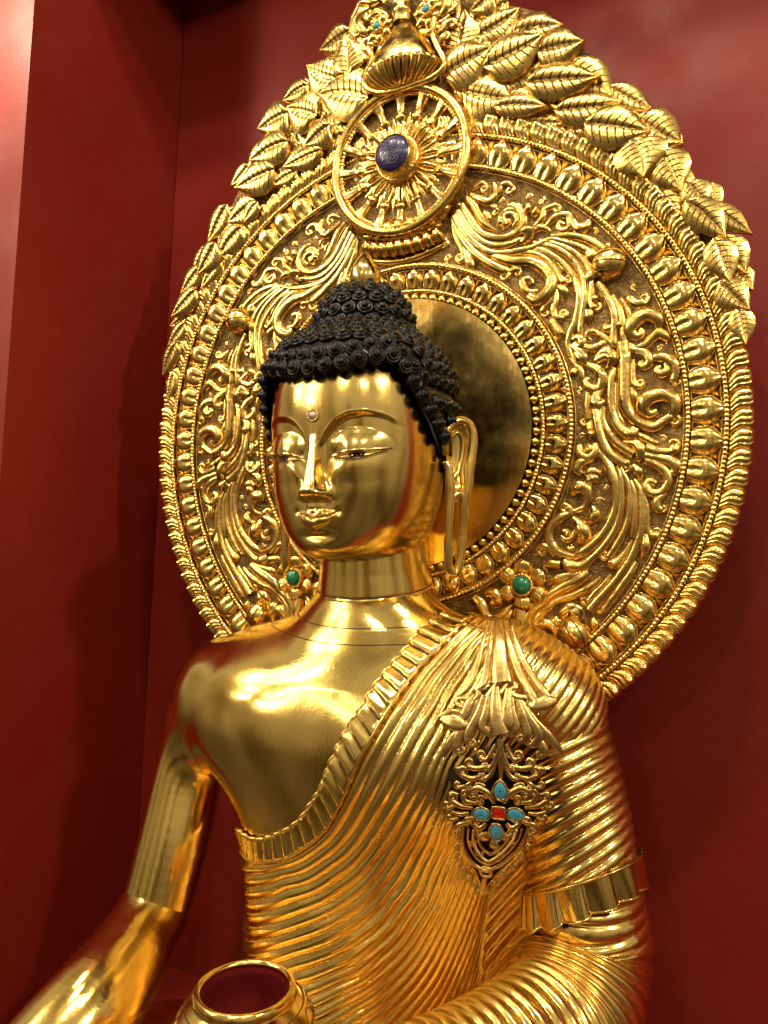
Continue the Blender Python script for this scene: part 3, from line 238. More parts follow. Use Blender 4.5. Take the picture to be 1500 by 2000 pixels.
# backing plate (solid slab): outline of lower disc joined to the pointed crest
def plate():
    ol=[(x/1e4,z/1e4) for x,z in DATA['O']]
    left=ol[:8]; right=ol[8:]
    lower=[(.588*math.cos(math.radians(a)),.588*math.sin(math.radians(a))) for a in np.linspace(8,-206,110)]
    crest=left[::-1]+[(-.07,.93),(0,.98),(.09,.93)]+right
    P=[q for q in lower]+[q for q in crest if True]
    P=np.array(P); n=len(P)
    ang=np.argsort(-np.arctan2(P[:,1]-.1,P[:,0])); P=P[ang]
    V=np.concatenate([flat(P,.0),flat(P,.03),[(0,0,.1),(0,.03,.1)]])
    F=[(i,2*n,(i+1)%n) for i in range(n)]+[(n+i,n+(i+1)%n,2*n+1) for i in range(n)]+[(i,(i+1)%n,n+(i+1)%n,n+i) for i in range(n)]
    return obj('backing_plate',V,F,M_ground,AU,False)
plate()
# polished disc behind the head, slightly dished
th=np.linspace(0,2*np.pi,96,endpoint=False); rr=np.linspace(.002,.254,14)
obj('halo_disc',np.stack([rr[:,None]*np.cos(th),np.broadcast_to((-.004-.012*(rr/.254)**2)[:,None],(14,96)),rr[:,None]*np.sin(th)],-1),gridF(14,96,False,True),M_disc,AU)
# beaded rings
def beadring(R,n,rad,y,m=M_relief,parent=AU,c=(0,0),squash=.62,per=6):
    k=n*per; th=np.linspace(0,2*np.pi,k,endpoint=False); ph=th*n/2
    r=rad*(.62+.38*np.abs(np.sin(ph))**.6)
    P=np.stack([c[0]+R*np.cos(th),np.full(k,y),c[1]+R*np.sin(th)],1)
    V,F=tube(P,r,8,True,nrm=NF)
    o=obj('bead_row',V,F,m,parent); o['kind']='stuff'; return o
R1,R2,R3,R4=.2716,.32,.505,.561
beadring(R1,262,.0044,-.006); beadring(R2,265,.0050,-.007); beadring(R3,430,.0046,-.007); beadring(R4,480,.0048,-.007)
for R_,w in ((R1,.0042),(R2,.0052),(R3,.0050),(R4,.0052)):
    for s in (-1,1):
        thh=np.linspace(0,2*np.pi,240,endpoint=False)
        V,F=tube(np.stack([(R_+s*w*1.25)*np.cos(thh),np.full(240,-.001),(R_+s*w*1.25)*np.sin(thh)],1),.0013,6,True)
        obj('ring_fillet',V,F,M_relief,AU)
# repeated cast pieces: local x tangential, local z outward, -y towards the viewer
def piece_mesh(name,L,W,H,shape,height,nu=13,nv=12,m=M_relief):
    u=np.linspace(-1,1,nu); v=np.linspace(0,1,nv); U,Vv=np.meshgrid(u,v)
    hw=shape(v)[:,None]*W; h=height(U,Vv)*H
    X=np.stack([U*hw,-h,np.broadcast_to((v*L)[:,None],U.shape)],-1)
    return X
def polar_mw(a,r,y=0.,sx=1,tilt=0.,c=(0,0)):
    b=math.pi/2-a
    return Matrix.Translation((c[0]+r*math.cos(a),y,c[1]+r*math.sin(a)))@Matrix.Rotation(b,4,'Y')@Matrix.Rotation(tilt,4,'X')@Matrix.Diagonal((sx,1,1,1))
tipshape=lambda v:np.interp(v,[0,.15,.4,.62,.8,.92,1],[.70,.86,1,.90,.50,.20,.0])
def petal_h(U,V):
    d=np.clip(1-np.abs(U)**3.2,0,1)**.5*np.interp(V,[0,.2,.5,.75,.92,1],[.55,.72,.98,1,.75,.3])*(1-.22*(1-np.abs(U))*sm(.55,.9,V))
    return d-.34*np.exp(-(U/.13)**2)*(1-sm(.22,.48,V))+.0
m_big=mesh('lotus_petal',piece_mesh('p',.0495,.0236,.0130,tipshape,petal_h),gridF(12,13),M_relief)
ul=np.linspace(-1,1,13)
def edge_lip(L,W,shape,rad):
    v=np.linspace(0,1,14); a=np.stack([shape(v)*W,np.zeros(14),v*L],1); b=a[::-1]*[-1,1,1]
    return tube(np.concatenate([a,b[1:]]),rad,6)
v_,f_=edge_lip(.0505,.0232,tipshape,.0016); m_biglip=mesh('petal_rim',v_,fixquads(f_),M_relief)
NB=69
for i in range(NB):
    a=math.radians(.9)+2*math.pi*i/NB
    o=link('lotus_petal',m_big,AU,polar_mw(a,.5105,-.002))
    link('petal_rim',m_biglip,AU,polar_mw(a,.5105,-.0022))
tri=np.array([(-.008,0,0),(.008,0,0),(0,0,-.017),(0,-.009,-.005)]); tf=[(0,3,1),(1,3,2),(2,3,0)]
m_tri=mesh('filler_point',tri,tf,M_relief,False)
for i in range(NB):
    a=math.radians(.9)+2*math.pi*(i+.5)/NB; link('filler_point',m_tri,AU,polar_mw(a,.5535,-.001))
m_in=mesh('lotus_petal',piece_mesh('p',.0385,.0166,.0110,tipshape,petal_h),gridF(12,13),M_relief)
v_,f_=edge_lip(.0392,.0163,tipshape,.0012); m_inlip=mesh('petal_rim',v_,fixquads(f_),M_relief)
NI=51
for i in range(NI):
    a=math.radians(.6)+2*math.pi*i/NI
    link('inner_petal',m_in,AU,polar_mw(a,.2775,-.002)); link('petal_rim',m_inlip,AU,polar_mw(a,.2775,-.0022))
    link('filler_point',m_tri,AU,polar_mw(a+math.pi/NI,.3135,-.001,.6))
small=lambda v:np.interp(v,[0,.2,.5,.8,1],[.4,.85,1,.75,.1])
m_sm=mesh('bead_petal',piece_mesh('p',.0185,.0084,.0095,small,lambda U,V:np.clip(1-U*U,0,1)**.5*np.sin(np.pi*np.clip(V*.95+.03,0,1))**.5,9,8),gridF(8,9),M_relief)
NSM=88
for i in range(NSM): link('bead_petal',m_sm,AU,polar_mw(math.radians(1.9)+2*math.pi*i/NSM,.2672,-.006)@Matrix.Rotation(math.pi,4,'Y'))
# gadrooned outer rim: slanted overlapping lobes
def rim_lobe():
    u=np.linspace(-1,1,21); v=np.linspace(0,1,14); U,V=np.meshgrid(u,v)
    hw=.0188*np.interp(v,[0,.2,.55,.8,.93,1],[.72,.88,.98,1.0,.82,.35])[:,None]
    h=.0150*np.clip(1-np.abs(U)**3,0,1)**.5*np.interp(V,[0,.3,.75,.93,1],[.5,.85,1,.8,.3])
    h=h-.0020*np.exp(-((U+.38)/.10)**2)-.0018*np.exp(-((U-.12)/.09)**2)*(V<.8)+.003*np.exp(-((U-.5)/.25)**2-((V-.82)/.12)**2)
    X=U*hw+.016*(V-.4)+.004*np.sin(V*5)
    return np.stack([X,-h,V*.034],-1)
m_rim=mesh('rim_lobe',rim_lobe(),gridF(14,21),M_relief)
NR=118
for i in range(NR):
    a=math.radians(1.8)+2*math.pi*i/NR
    right=math.cos(a)>0
    link('rim_lobe',m_rim,AU,polar_mw(a,.5665,-.001,-1 if right else 1,tilt=-.06))
# scroll work, chased on both halves
def scrolls():
    for c,q in DATA['S']:
        q=np.array(q,float).reshape(-1,3)/1e4
        for s in (1,-1):
            P=np.stack([q[:,0]*s,np.zeros(len(q)),q[:,1]],1)
            V,F=strand(P,q[:,2]*1.5,NF,c/1e4*s,hf=1.1,k=4,sink=.001,seg=9,groove=0)
            obj('scroll_frond',V,fixquads(F),M_relief,AU)
scrolls()
# small tendrils that fill the gaps between the main fronds
def tendrils():
    pts=[]
    for c,q in DATA['S']:
        q=np.array(q,float).reshape(-1,3)/1e4; D=cr(q,6); pts.append(D)
        if c: pts.append(np.array([[q[-1,0],q[-1,1],abs(c)/1e4*1.6]]))
    D=np.concatenate(pts); D=np.concatenate([D,[(.385,.265,.034),(.322,-.357,.036),(.2345,-.277,.046)]])
    rg=np.random.default_rng(3); got=[]
    for _ in range(9000):
        r=rg.uniform(R2+.016,R3-.016); a=math.radians(rg.uniform(-62,78)); p_=np.array([r*math.cos(a),r*math.sin(a)])
        if p_[0]<.075 or (p_[0]<.165 and p_[1]>.36): continue
        d=(np.linalg.norm(D[:,:2]-p_,axis=1)-D[:,2]*1.45).min()
        if d>.0075: got.append((p_,min(d,.019),rg.uniform(0,6.28),rg.choice([-1,1]))); D=np.concatenate([D,[(p_[0],p_[1],min(d,.019)*.62)]])
    for p_,d,a,cs in got:
        t=np.array([math.cos(a),math.sin(a)]); n_=np.array([-t[1],t[0]])
        for s in (1,-1):
            P=np.array([p_-t*d*.85-n_*cs*d*.3,p_-t*d*.2-n_*cs*d*.38,p_+t*d*.3-n_*cs*d*.2]); P3=np.stack([P[:,0]*s,np.zeros(3),P[:,1]],1)
            V,F=strand(P3,np.array([.12,.30,.28])*d*1.1,NF,cs*s*d*.42,hf=1.0,sink=.001,k=4); obj('tendril',V,fixquads(F),M_relief,AU)
tendrils()
# balls of dew among the scrolls
for x,z in ((.115,.418),(.195,.372),(.36,.21),(.352,-.02),(.40,.16),(.20,-.29),(.31,.06)):
    for s in (1,-1):
        V,F=dome((s*x,0,z),.0075,.011,NF); obj('dew_bead',V,fixquads(F),M_relief,AU)
# lotus buds
def bud(x,z,ang,r,par=AU):
    ca,sa=math.cos(ang),math.sin(ang)
    V,F=dome((x,-.002,z),r,r*.95,NF,20,8)
    o=obj('lotus_bud',V,fixquads(F),M_relief,par)
    for k in (-1,0,1):
        pts=[]
        for t in np.linspace(-.95,.95,9):
            lx=t*r; lz=k*r*.55*math.sqrt(max(0,1-t*t)); h=r*.95*math.sqrt(max(0,1-t*t-(k*.55)**2*(1-t*t)))
            pts.append((x+ca*lx-sa*lz,-.002-h-.0002,z+sa*lx+ca*lz))
        V,F=tube(pts,.0011,6); obj('bud_seam',V,fixquads(F),M_line,o)
    for k in (-1,1):
        P=[(x+ca*(-r*1.25)-sa*(k*r*.9),0,z+sa*(-r*1.25)+ca*(k*r*.9)),(x+ca*(-r*1.0)-sa*(k*r*.55),0,z+sa*(-r*1.0)+ca*(k*r*.55)),(x+ca*(-r*.8)-sa*(k*r*.1),0,z+sa*(-r*.8)+ca*(k*r*.1))]
        V,F=strand(P,[r*.3,r*.42,r*.2],NF); obj('bud_sepal',V,fixquads(F),M_relief,o)
for s in (1,-1):
    bud(s*.385,.265,math.radians(-5) if s>0 else math.radians(185),.030)
    bud(s*.322,-.357,math.radians(-60) if s>0 else math.radians(240),.030)
# six-petalled flowers with a green stone
def flower(x,z):
    V,F=dome((x,-.006,z),.0215,.010,NF,28,5); o=obj('flower_boss',V,fixquads(F),M_relief,AU)
    for k in range(6):
        a=math.pi/2+k*math.pi/3
        X=piece_mesh('p',.028,.0175,.012,lambda v:np.interp(v,[0,.2,.55,.85,1],[.35,.75,1,.8,.25]),lambda U,Vv:np.clip(1-U*U,0,1)**.5*np.interp(Vv,[0,.4,.8,1],[.4,.9,1,.5])-.14*np.abs(np.sin(U*9))*(Vv>.35)*(Vv<.8),21,10)
        link('flower_petal',mesh('flower_petal',X,gridF(10,21),M_relief),o,polar_mw(a,.0165,-.004,c=(x,z)))
    beadring(.0180,30,.0024,-.015,M_relief,o,(x,z))
    V,F=dome((x,-.014,z),.0155,.012,NF,28,8); g=obj('green_stone',V,fixquads(F),M_mal,o); g['label']='round polished green stone'
flower(.2345,-.277); flower(-.2345,-.277)
# the leafy crest
LWX=[0,.04,.15,.35,.55,.75,.9,1]; LWY=[.12,.42,.83,1,.93,.6,.24,.0]
def leaf_h(U,V):
    a=np.abs(U)
    h=.46*np.sin(np.pi*np.clip(a,0,1)**.85)**.9*(1-.40*V)+.20*(1-a)+.05
    h=h*np.interp(V,[0,.12,.5,1],[.5,.9,1,.75])-.15*np.exp(-(U/.07)**2)
    return h+.10*V**3
def leaf_xyz(U,V,var,up=0.):
    hw=np.interp(V,LWX,LWY); bend=(.12 if var==1 else -.12 if var==2 else 0)*np.sin(np.pi*V)
    return np.stack([U*hw+bend,-(leaf_h(U,V)+up)*.62,V],-1)
def leaf_mesh(var):
    nu,nv=19,24; u=np.linspace(-1,1,nu); v=np.linspace(0,1,nv); U,V=np.meshgrid(u,v)
    X=leaf_xyz(U,V,var)
    # turned-down skirt gives every leaf a thickness
    edge=np.concatenate([X[:,0],X[-1:,1:-1].reshape(-1,3),X[::-1,-1]])
    sk=edge.copy(); sk[:,1]=.25
    n=len(edge); i=np.arange(n-1)
    return join([(X,gridF(nv,nu)),(np.concatenate([edge,sk]),np.stack([i,i+1,n+i+1,n+i],1))])
def vein_mesh(var):
    parts=[]; t=np.linspace(.03,.95,16); parts.append(tube(leaf_xyz(np.zeros(16),t,var,.01),np.linspace(.028,.014,16),5))
    for k in range(6):
        v0=.10+.12*k
        for s in (-1,1):
            q=np.linspace(.06,.80,7); parts.append(tube(leaf_xyz(s*q,np.minimum(v0+.15*q**1.4+ .02*s,.985),var,.012),np.linspace(.018,.008,7),5))
    return join(parts)
LM=[mesh('leaf',*leaf_mesh(k),M_leaf) for k in range(3)]
VM=[]
for k in range(3):
    V_,F_=vein_mesh(k); VM.append(mesh('leaf_vein',V_,fixquads(F_),M_line))
def inside(poly,x,z):
    n=len(poly); c_=False; j=n-1
    for i in range(n):
        if (poly[i][1]>z)!=(poly[j][1]>z) and x<(poly[j][0]-poly[i][0])*(z-poly[i][1])/(poly[j][1]-poly[i][1])+poly[i][0]: c_=not c_
        j=i
    return c_
OUT=[(x/1e4,z/1e4) for x,z in DATA['O']]; OUT=OUT[:8][::-1]+[(-.07,.93),(0,.98),(.09,.93)]+OUT[8:]+[(.5,-.3),(-.5,-.3)]
LEAVES=[tuple(q) for q in DATA['L']]
for (x0,z0,x1,z1,w,l) in DATA['L']:
    a=np.array([x0,z0],float); b=np.array([x1,z1],float); d=b-a; n_=np.array([-d[1],d[0]])/np.linalg.norm(d)
    for s in (1,-1):
        o_=n_*s*w*random.uniform(.85,1.15)+d*random.uniform(-.5,.1); a2,b2=a+o_,b+o_; m_=(a2+b2)/2e4
        if np.hypot(*m_)<.612 or abs(m_[0])<.125 and m_[1]<.80: continue
        if inside(OUT,*m_) and inside(OUT,*(b2/1e4)): LEAVES.append((*a2,*b2,w*.95,0.4))
for i,(x0,z0,x1,z1,w,l) in enumerate(LEAVES):
    a=np.array([x0,z0])/1e4; b=np.array([x1,z1])/1e4; w=w/1e4*(1.24 if x0>0 else 1.14); d=b-a; a=a-d*.03; b=b+d*(.04 if x0>0 else -.02); d=b-a; Ln=np.linalg.norm(d)
    ang=math.atan2(d[1],d[0]); y=-.004-.0075*(l-1)
    mw=Matrix.Translation((a[0],y,a[1]))@Matrix.Rotation(math.pi/2-ang,4,'Y')@Matrix.Rotation(random.uniform(-.05,.02),4,'X')@Matrix.Diagonal((w,min(w,.034)*.78,Ln,1))
    k_=(0,1,2,0,1)[i%5]; lf=link('leaf',LM[k_],AU,mw); link('leaf_vein',VM[k_],lf)
# ------------------------------------------------------------------ wheel
ZW=.522; RW=.1375; YW=-.014
th=np.linspace(0,2*np.pi,160,endpoint=False)
V,F=tube(np.stack([RW*np.cos(th),np.full(160,YW-.008),ZW+RW*np.sin(th)],1),.0085,12,True,nrm=NF)
WH=obj('wheel_rim',V,F,M_relief,AU)
thp=np.linspace(0,2*np.pi,96,endpoint=False); rp=np.linspace(.001,RW,8)
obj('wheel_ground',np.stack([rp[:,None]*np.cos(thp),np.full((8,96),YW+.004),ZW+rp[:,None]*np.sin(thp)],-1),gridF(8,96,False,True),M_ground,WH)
obj('wheel_side',np.stack([np.stack([(RW+.003)*np.cos(thp),np.full(96,yy),ZW+(RW+.003)*np.sin(thp)],1) for yy in (.0,YW-.006)]),gridF(2,96,False,True),M_relief,WH)
beadring(RW-.0115,110,.0042,YW-.006,M_relief,WH,(0,ZW))
for k in range(16):
    a=math.radians(90)+k*2*math.pi/16
    d=np.array([math.cos(a),0,math.sin(a)]); t=np.array([-math.sin(a),0,math.cos(a)]); c=np.array([0,YW+.002,ZW])
    for s in (-1,1):
        P=[c+d*.040+t*s*.0035,c+d*.056+t*s*.0065,c+d*.072+t*s*.006,c+d*.083+t*s*.002]
        V,F=strand(P,[.0042,.0052,.0050,.003],NF,hf=1.5); obj('spoke_petal',V,fixquads(F),M_relief,WH)
    P=[c+d*.074,c+d*.086,c+d*.094,c+d*.108,c+d*.120,c+d*.128]
    V,F=strand(P,[.004,.0105,.0075,.0085,.0115,.0140],NF,hf=1.25,groove=.5); obj('wheel_spoke',V,fixquads(F),M_relief,WH)
    a2=a+math.pi/16; d2=np.array([math.cos(a2),0,math.sin(a2)])
    P=[c+d2*.042,c+d2*.062,c+d2*.080,c+d2*.094]
    V,F=strand(P,[.003,.0062,.0045,.001],NF,hf=.9,groove=.6); obj('spoke_petal',V,fixquads(F),M_relief,WH)
V,F=tube(np.stack([.0405*np.cos(thp),np.full(96,YW-.014),ZW+.0405*np.sin(thp)],1),.0048,10,True,nrm=NF); HB=obj('wheel_hub',V,F,M_relief,AU)
obj('hub_wall',np.stack([np.stack([r_*np.cos(thp),np.full(96,yy),ZW+r_*np.sin(thp)],1) for r_,yy in ((.046,YW+.002),(.044,YW-.014),(.0375,YW-.020),(.0365,YW-.036),(.034,YW-.038))]),gridF(5,96,False,True),M_relief,HB)
beadring(.0385,64,.0020,YW-.0205,M_relief,HB,(0,ZW))
V,F=dome((0,YW-.033,ZW),.0345,.015,NF,40,10); g=obj('lapis_stone',V,fixquads(F),M_lapis,HB); g['label']='dark blue carved stone at the hub of the wheel'
def on_gem(x,z): return (x,YW-.033-.015*math.sqrt(max(0,1-(x*x+z*z)/.0345**2))-.0002,ZW+z)
for k in range(4):
    a=k*math.pi/2+math.radians(18); ca,sa=math.cos(a),math.sin(a)
    for loop in ([(.003,0),(.010,.0065),(.019,.0095),(.0235,0),(.019,-.0095),(.010,-.0065),(.003,0)],[(.009,0),(.014,.0042),(.018,.004),(.018,-.004),(.013,-.003)],[(.006,.006),(.011,.0125),(.010,.020),(.016,.0175)],[(.006,-.006),(.0125,-.0105)]):
        pts=[on_gem(ca*px_-sa*pz_,sa*px_+ca*pz_) for px_,pz_ in loop]
        V,F=tube(cr(pts,3),.0007,5); obj('carved_line',V,fixquads(F),M_lapl,g)
# lotus foot under the wheel
def foot_row(z,rad,n,L,W,H,spread,y,flip):
    for k in range(n):
        t=(k-(n-1)/2)/((n-1)/2)
        x=t*spread; zz=z+ (.022*t*t if flip else .016*t*t)
        X=piece_mesh('p',L,W,H,lambda v:np.interp(v,[0,.25,.7,1],[.6,.95,1,.55]),lambda U,Vv:np.clip(1-U*U,0,1)**.5*np.interp(Vv,[0,.4,.8,1],[.6,1,.95,.55])-.22*np.exp(-(U/.14)**2),11,8)
        link('lotus_foot_petal',mesh('lotus_foot_petal',X,gridF(8,11),M_relief),LFt,Matrix.Translation((x,y+.010*abs(t),zz))@Matrix.Rotation((t*.75 if flip else -t*.5),4,'Y'))
V,F=strand([(-.082,0,.395),(0,0,.377),(.082,0,.395)],[.006,.008,.006],NF,hf=1.8); LFt=obj('lotus_foot',V,fixquads(F),M_relief,AU)
foot_row(.378,0,9,.030,.0125,.024,.078,-.010,True)
foot_row(.340,0,9,.030,.0120,.026,.082,-.006,False)
V,F=strand([(-.09,0,.353),(-.04,0,.338),(0,0,.334),(.04,0,.338),(.09,0,.353)],[.004,.007,.007,.007,.004],NF,hf=1.6); obj('lotus_foot_base',V,fixquads(F),M_relief,AU)
# ------------------------------------------------------------------ crowning jewel and its foliage
JX,JY=.006,-.02
prof=[(.0005,.800),(.008,.795),(.020,.781),(.036,.760),(.052,.738),(.064,.718),(.070,.702),(.070,.694),(.066,.688)]
V,F=lathe(prof,48); V=V*[1,.62,1]+[JX,JY,0]; JW=obj('crown_jewel',V,F,M_relief,AU)
for k in range(26):
    a=2*math.pi*k/26; ca,sa=math.cos(a),math.sin(a)
    P=[(JX+.071*ca,JY+.62*.071*sa,.697),(JX+.062*ca,JY+.62*.062*sa,.680),(JX+.040*ca,JY+.62*.040*sa,.664),(JX+.012*ca,JY+.62*.012*sa,.656)]
    V,F=tube(cr(P,4),np.interp(np.linspace(0,1,13),[0,.2,1],[.0088,.0075,.0022]),8); obj('jewel_lobe',V,fixquads(F),M_relief,JW)
V,F=lathe([(.06,.69),(.05,.672),(.02,.658),(.0005,.655)],40); obj('jewel_underside',V*[1,.6,1]+[JX,JY,0],F,M_old,JW)
fr=[(-.064,.755),(-.053,.734),(-.056,.719),(-.068,.698),(-.065,.674),(-.039,.656),(-.003,.650),(.040,.652),(.074,.655),(.095,.668),(.096,.685),(.084,.711),(.074,.74),(.078,.77)]
V,F=tube(cr(flat(fr,-.034),5),.0055,8); obj('jewel_frame',V,fixquads(F),M_relief,AU)
V,F=lathe([(.017,.785),(.017,.80),(.020,.803),(.020,.811),(.016,.815),(.019,.822),(.019,.83),(.015,.85),(.015,.93)],28); obj('crest_stem',V+[JX,-.022,0],F,M_relief,AU)
def gemflower(x,z,y=-.03):
    V,F=dome((x,y,z),.0105,.007,NF,20,5); o=obj('gem_setting',V,fixquads(F),M_relief,AU)
    beadring(.0088,18,.0017,y-.0055,M_relief,o,(x,z))
    V,F=dome((x,y-.005,z),.0068,.006,NF,18,6); g=obj('turquoise_stone',V,fixquads(F),M_turq,o)
    for k in range(7):
        a=k*2*math.pi/7+.3
        X=piece_mesh('p',.022,.0095,.009,lambda v:np.interp(v,[0,.3,.7,1],[.4,.9,1,.3]),lambda U,Vv:np.clip(1-U*U,0,1)**.5*np.interp(Vv,[0,.5,1],[.4,1,.5]),9,8)
        link('gem_petal',mesh('gem_petal',X,gridF(8,9),M_relief),o,polar_mw(a,.008,y+.006,c=(x,z)))
gemflower(-.0424,.7885); gemflower(.0610,.7880)
def crest_leafage():
    L=[[(-.030,.775,.005),(-.050,.765,.008),(-.066,.770,.008),-.008],[(-.028,.79,.005),(-.03,.81,.009),(-.045,.825,.010),(-.065,.82,.009),-.009],
       [(-.07,.79,.006),(-.082,.80,.010),(-.088,.815,.010),.009],[(-.066,.84,.006),(-.085,.835,.010),(-.098,.82,.008),(-.10,.80,.006),.009],[(-.055,.755,.006),(-.072,.758,.008),(-.082,.77,.008),(-.094,.775,.005),.007],
       [(-.045,.85,.006),(-.06,.85,.009),(-.08,.86,.009),-.009],[(-.03,.84,.006),(-.045,.87,.009),(-.07,.89,.008),-.009],[(-.06,.735,.005),(-.072,.742,.007),(-.08,.752,.006),.006],
       [(-.105,.775,.004),(-.108,.80,.005),(-.105,.83,.006),(-.09,.855,.005),-.008],[(-.035,.76,.004),(-.045,.745,.007),(-.042,.73,.005),.006],[(-.09,.785,.005),(-.075,.776,.007),(-.06,.782,.005),.006]]
    for row in L:
        c=row[-1]; q=np.array(row[:-1])
        for s in (1,-1):
            P=np.stack([q[:,0]*-s*1.0+.012*(s>0),np.full(len(q),-.020),q[:,1]-(.012 if s>0 else 0)],1)
            V,F=strand(P,q[:,2],NF,c*-s,hf=1.1); obj('crest_frond',V,fixquads(F),M_relief,AU)
crest_leafage()
# ------------------------------------------------------------------ the figure
import openvdb as vdb
ST=empty('seated_statue',(0,-.15,-1.24))
tag(ST,'polished gold seated statue with black curled hair and a ridged robe','statue')
def smtable(zs,vs,sig=.022):
    zs=np.array(zs,float);vs=np.array(vs,float)
    o=np.argsort(zs);zs=zs[o];vs=vs[o]
    g=np.linspace(zs[0]-.1,zs[-1]+.1,600)
    d=g[1]-g[0]
    # linear extrapolation keeps the ends from flattening
    k=np.arange(-int(4*sig/d)-1,int(4*sig/d)+2)*d
    w=np.exp(-.5*(k/sig)**2);w/=w.sum()
    m=len(k)//2
    gp=np.linspace(g[0]-m*d,g[-1]+m*d,600+2*m)
    s=np.interp(gp,zs,vs)
    s=np.convolve(s,w,'valid')
    return lambda q:np.interp(q,g,s)
TZ=[-.30,-.36,-.40,-.46,-.52,-.58,-.64,-.72,-.80,-.88,-1.0,-1.15]
T_A=smtable(TZ,[.05,.125,.20,.245,.258,.25,.234,.214,.202,.197,.2,.22])
T_B=smtable(TZ,[.03,.072,.104,.128,.138,.135,.13,.127,.127,.13,.14,.15])
T_C=smtable(TZ,[-.125,-.128,-.132,-.142,-.15,-.155,-.157,-.157,-.157,-.157,-.16,-.16])
def smin(a,b,k):
    h=np.clip(.5+.5*(b-a)/k,0,1)
    return b*(1-h)+a*h-k*h*(1-h)
def torso_f(P):
    z=P[...,2];a=T_A(z);b=T_B(z);c=T_C(z);n=2.35
    q=(np.abs(P[...,0]/a)**n+np.abs((P[...,1]-c)/b)**n)**(1/n)
    return (q-1)*b*1.05
def caps(P,A,B,ra,rb):
    A=np.array(A);B=np.array(B);d=B-A
    t=np.clip(((P-A)@d)/(d@d),0,1)
    return np.linalg.norm(P-(A+t[...,None]*d),axis=-1)-(ra+(rb-ra)*t)
def ellp(P,c,r):
    q=(P-np.array(c))/np.array(r);return (np.linalg.norm(q,axis=-1)-1)*min(r)
RSH=(-.298,-.140,-.478);LSH=(.308,-.140,-.45)
def chest_f(P):
    f=torso_f(P)
    f=smin(f,caps(P,RSH,LSH,.085,.084),.09)
    f=smin(f,caps(P,(.08,-.135,-.38),(.245,-.145,-.398),.058,.068),.06)
    f=smin(f,caps(P,(-.22,-.130,-.412),(-.06,-.128,-.372),.045,.046),.06)
    f=smin(f,caps(P,(-.06,-.128,-.372),(.10,-.128,-.370),.046,.044),.06)
    f=smin(f,caps(P,(0,-.118,-.44),(0,-.114,-.350),.135,.1075),.045)
    f=smin(f,ellp(P,(-.150,-.200,-.520),(.125,.075,.090)),.09)
    f=smin(f,ellp(P,(.115,-.215,-.535),(.105,.07,.085)),.07)
    return f

RA=cr(np.array([(-.290,-.140,-.480,.077),(-.340,-.153,-.560,.068),(-.362,-.167,-.640,.063),(-.366,-.200,-.753,.064),(-.378,-.233,-.872,.061)]),6)
RF=cr(np.array([(-.380,-.226,-.866,.064),(-.374,-.270,-.893,.066),(-.364,-.325,-.918,.071),(-.358,-.410,-.957,.081),(-.374,-.500,-1.020,.086),(-.39,-.60,-1.10,.086)]),5)
def chain(P,K):
    f=None
    for i in range(len(K)-1):
        g=caps(P,K[i,:3],K[i+1,:3],K[i,3],K[i+1,3]); f=g if f is None else smin(f,g,.006)
    return f
def uparm_f(P): return chain(P,RA)
def forearm_f(P): return chain(P,RF)
def body_f(P): return smin(chest_f(P),uparm_f(P),.05)
def grad(Fn,P,e=.0015):
    g=np.empty_like(P)
    for k in range(3):
        d=np.zeros(3); d[k]=e; g[:,k]=(Fn(P+d)-Fn(P-d))/(2*e)
    return g
def subdiv(V,Q):
    n=len(V); E=np.concatenate([Q[:,[0,1]],Q[:,[1,2]],Q[:,[2,3]],Q[:,[3,0]]]); S=np.sort(E,1); key=S[:,0].astype(np.int64)*n+S[:,1]
    uq,inv=np.unique(key,return_inverse=True); A=uq//n; B=uq%n
    mid=(V[A]+V[B])/2; ctr=V[Q].mean(1); m=len(Q); e=inv.reshape(4,m)+n; c=np.arange(m)+n+len(uq)
    F=np.concatenate([np.stack([Q[:,i],e[i],c,e[(i+3)%4]],1) for i in range(4)])
    return np.concatenate([V,mid,ctr]),F
def iso(Fn,lo,hi,h,off=0.,sub=1):
    lo=np.array(lo); hi=np.array(hi); n=np.ceil((hi-lo)/h).astype(int)+1
    A=np.empty(tuple(n),np.float32)
    ys=lo[1]+h*np.arange(n[1]); zs=lo[2]+h*np.arange(n[2])
    Y,Z=np.meshgrid(ys,zs,indexing='ij')
    for i0 in range(0,n[0],16):
        xs=lo[0]+h*np.arange(i0,min(i0+16,n[0]))
        P=np.empty((len(xs),*Y.shape,3)); P[...,0]=xs[:,None,None]; P[...,1]=Y; P[...,2]=Z
        A[i0:i0+len(xs)]=Fn(P)-off
    g=vdb.FloatGrid(); g.background=10.0; g.copyFromArray(np.clip(A,-.05,.05))
    v,q=g.convertToQuads()
    v=v.astype(float)*h+lo; q=q.astype(np.int64)
    G=lambda P:Fn(P)-off
    inside=((v>lo+h*1.5)&(v<hi-h*1.5)).all(1); q=q[inside[q].all(1)]
    def newton(v,it):
        for _ in range(it):
            f=G(v); d=grad(G,v); v=v-(f/np.maximum((d*d).sum(1),.05))[:,None]*d
        return v
    v=newton(v,2)
    for _ in range(sub): v,q=subdiv(v,q); v=newton(v,2)
    used=np.zeros(len(v),bool); used[q]=True; idx=np.cumsum(used)-1
    return v[used],idx[q][:,::-1].copy(),G
v,q,_=iso(body_f,(-.5,-.42,-1.22),(.42,.06,-.28),.0062)
obj('body',v,q,M_body,ST)
v,q,_=iso(forearm_f,(-.5,-.74,-1.22),(-.22,-.10,-.74),.0062)
obj('forearm',v,q,M_body,ST)
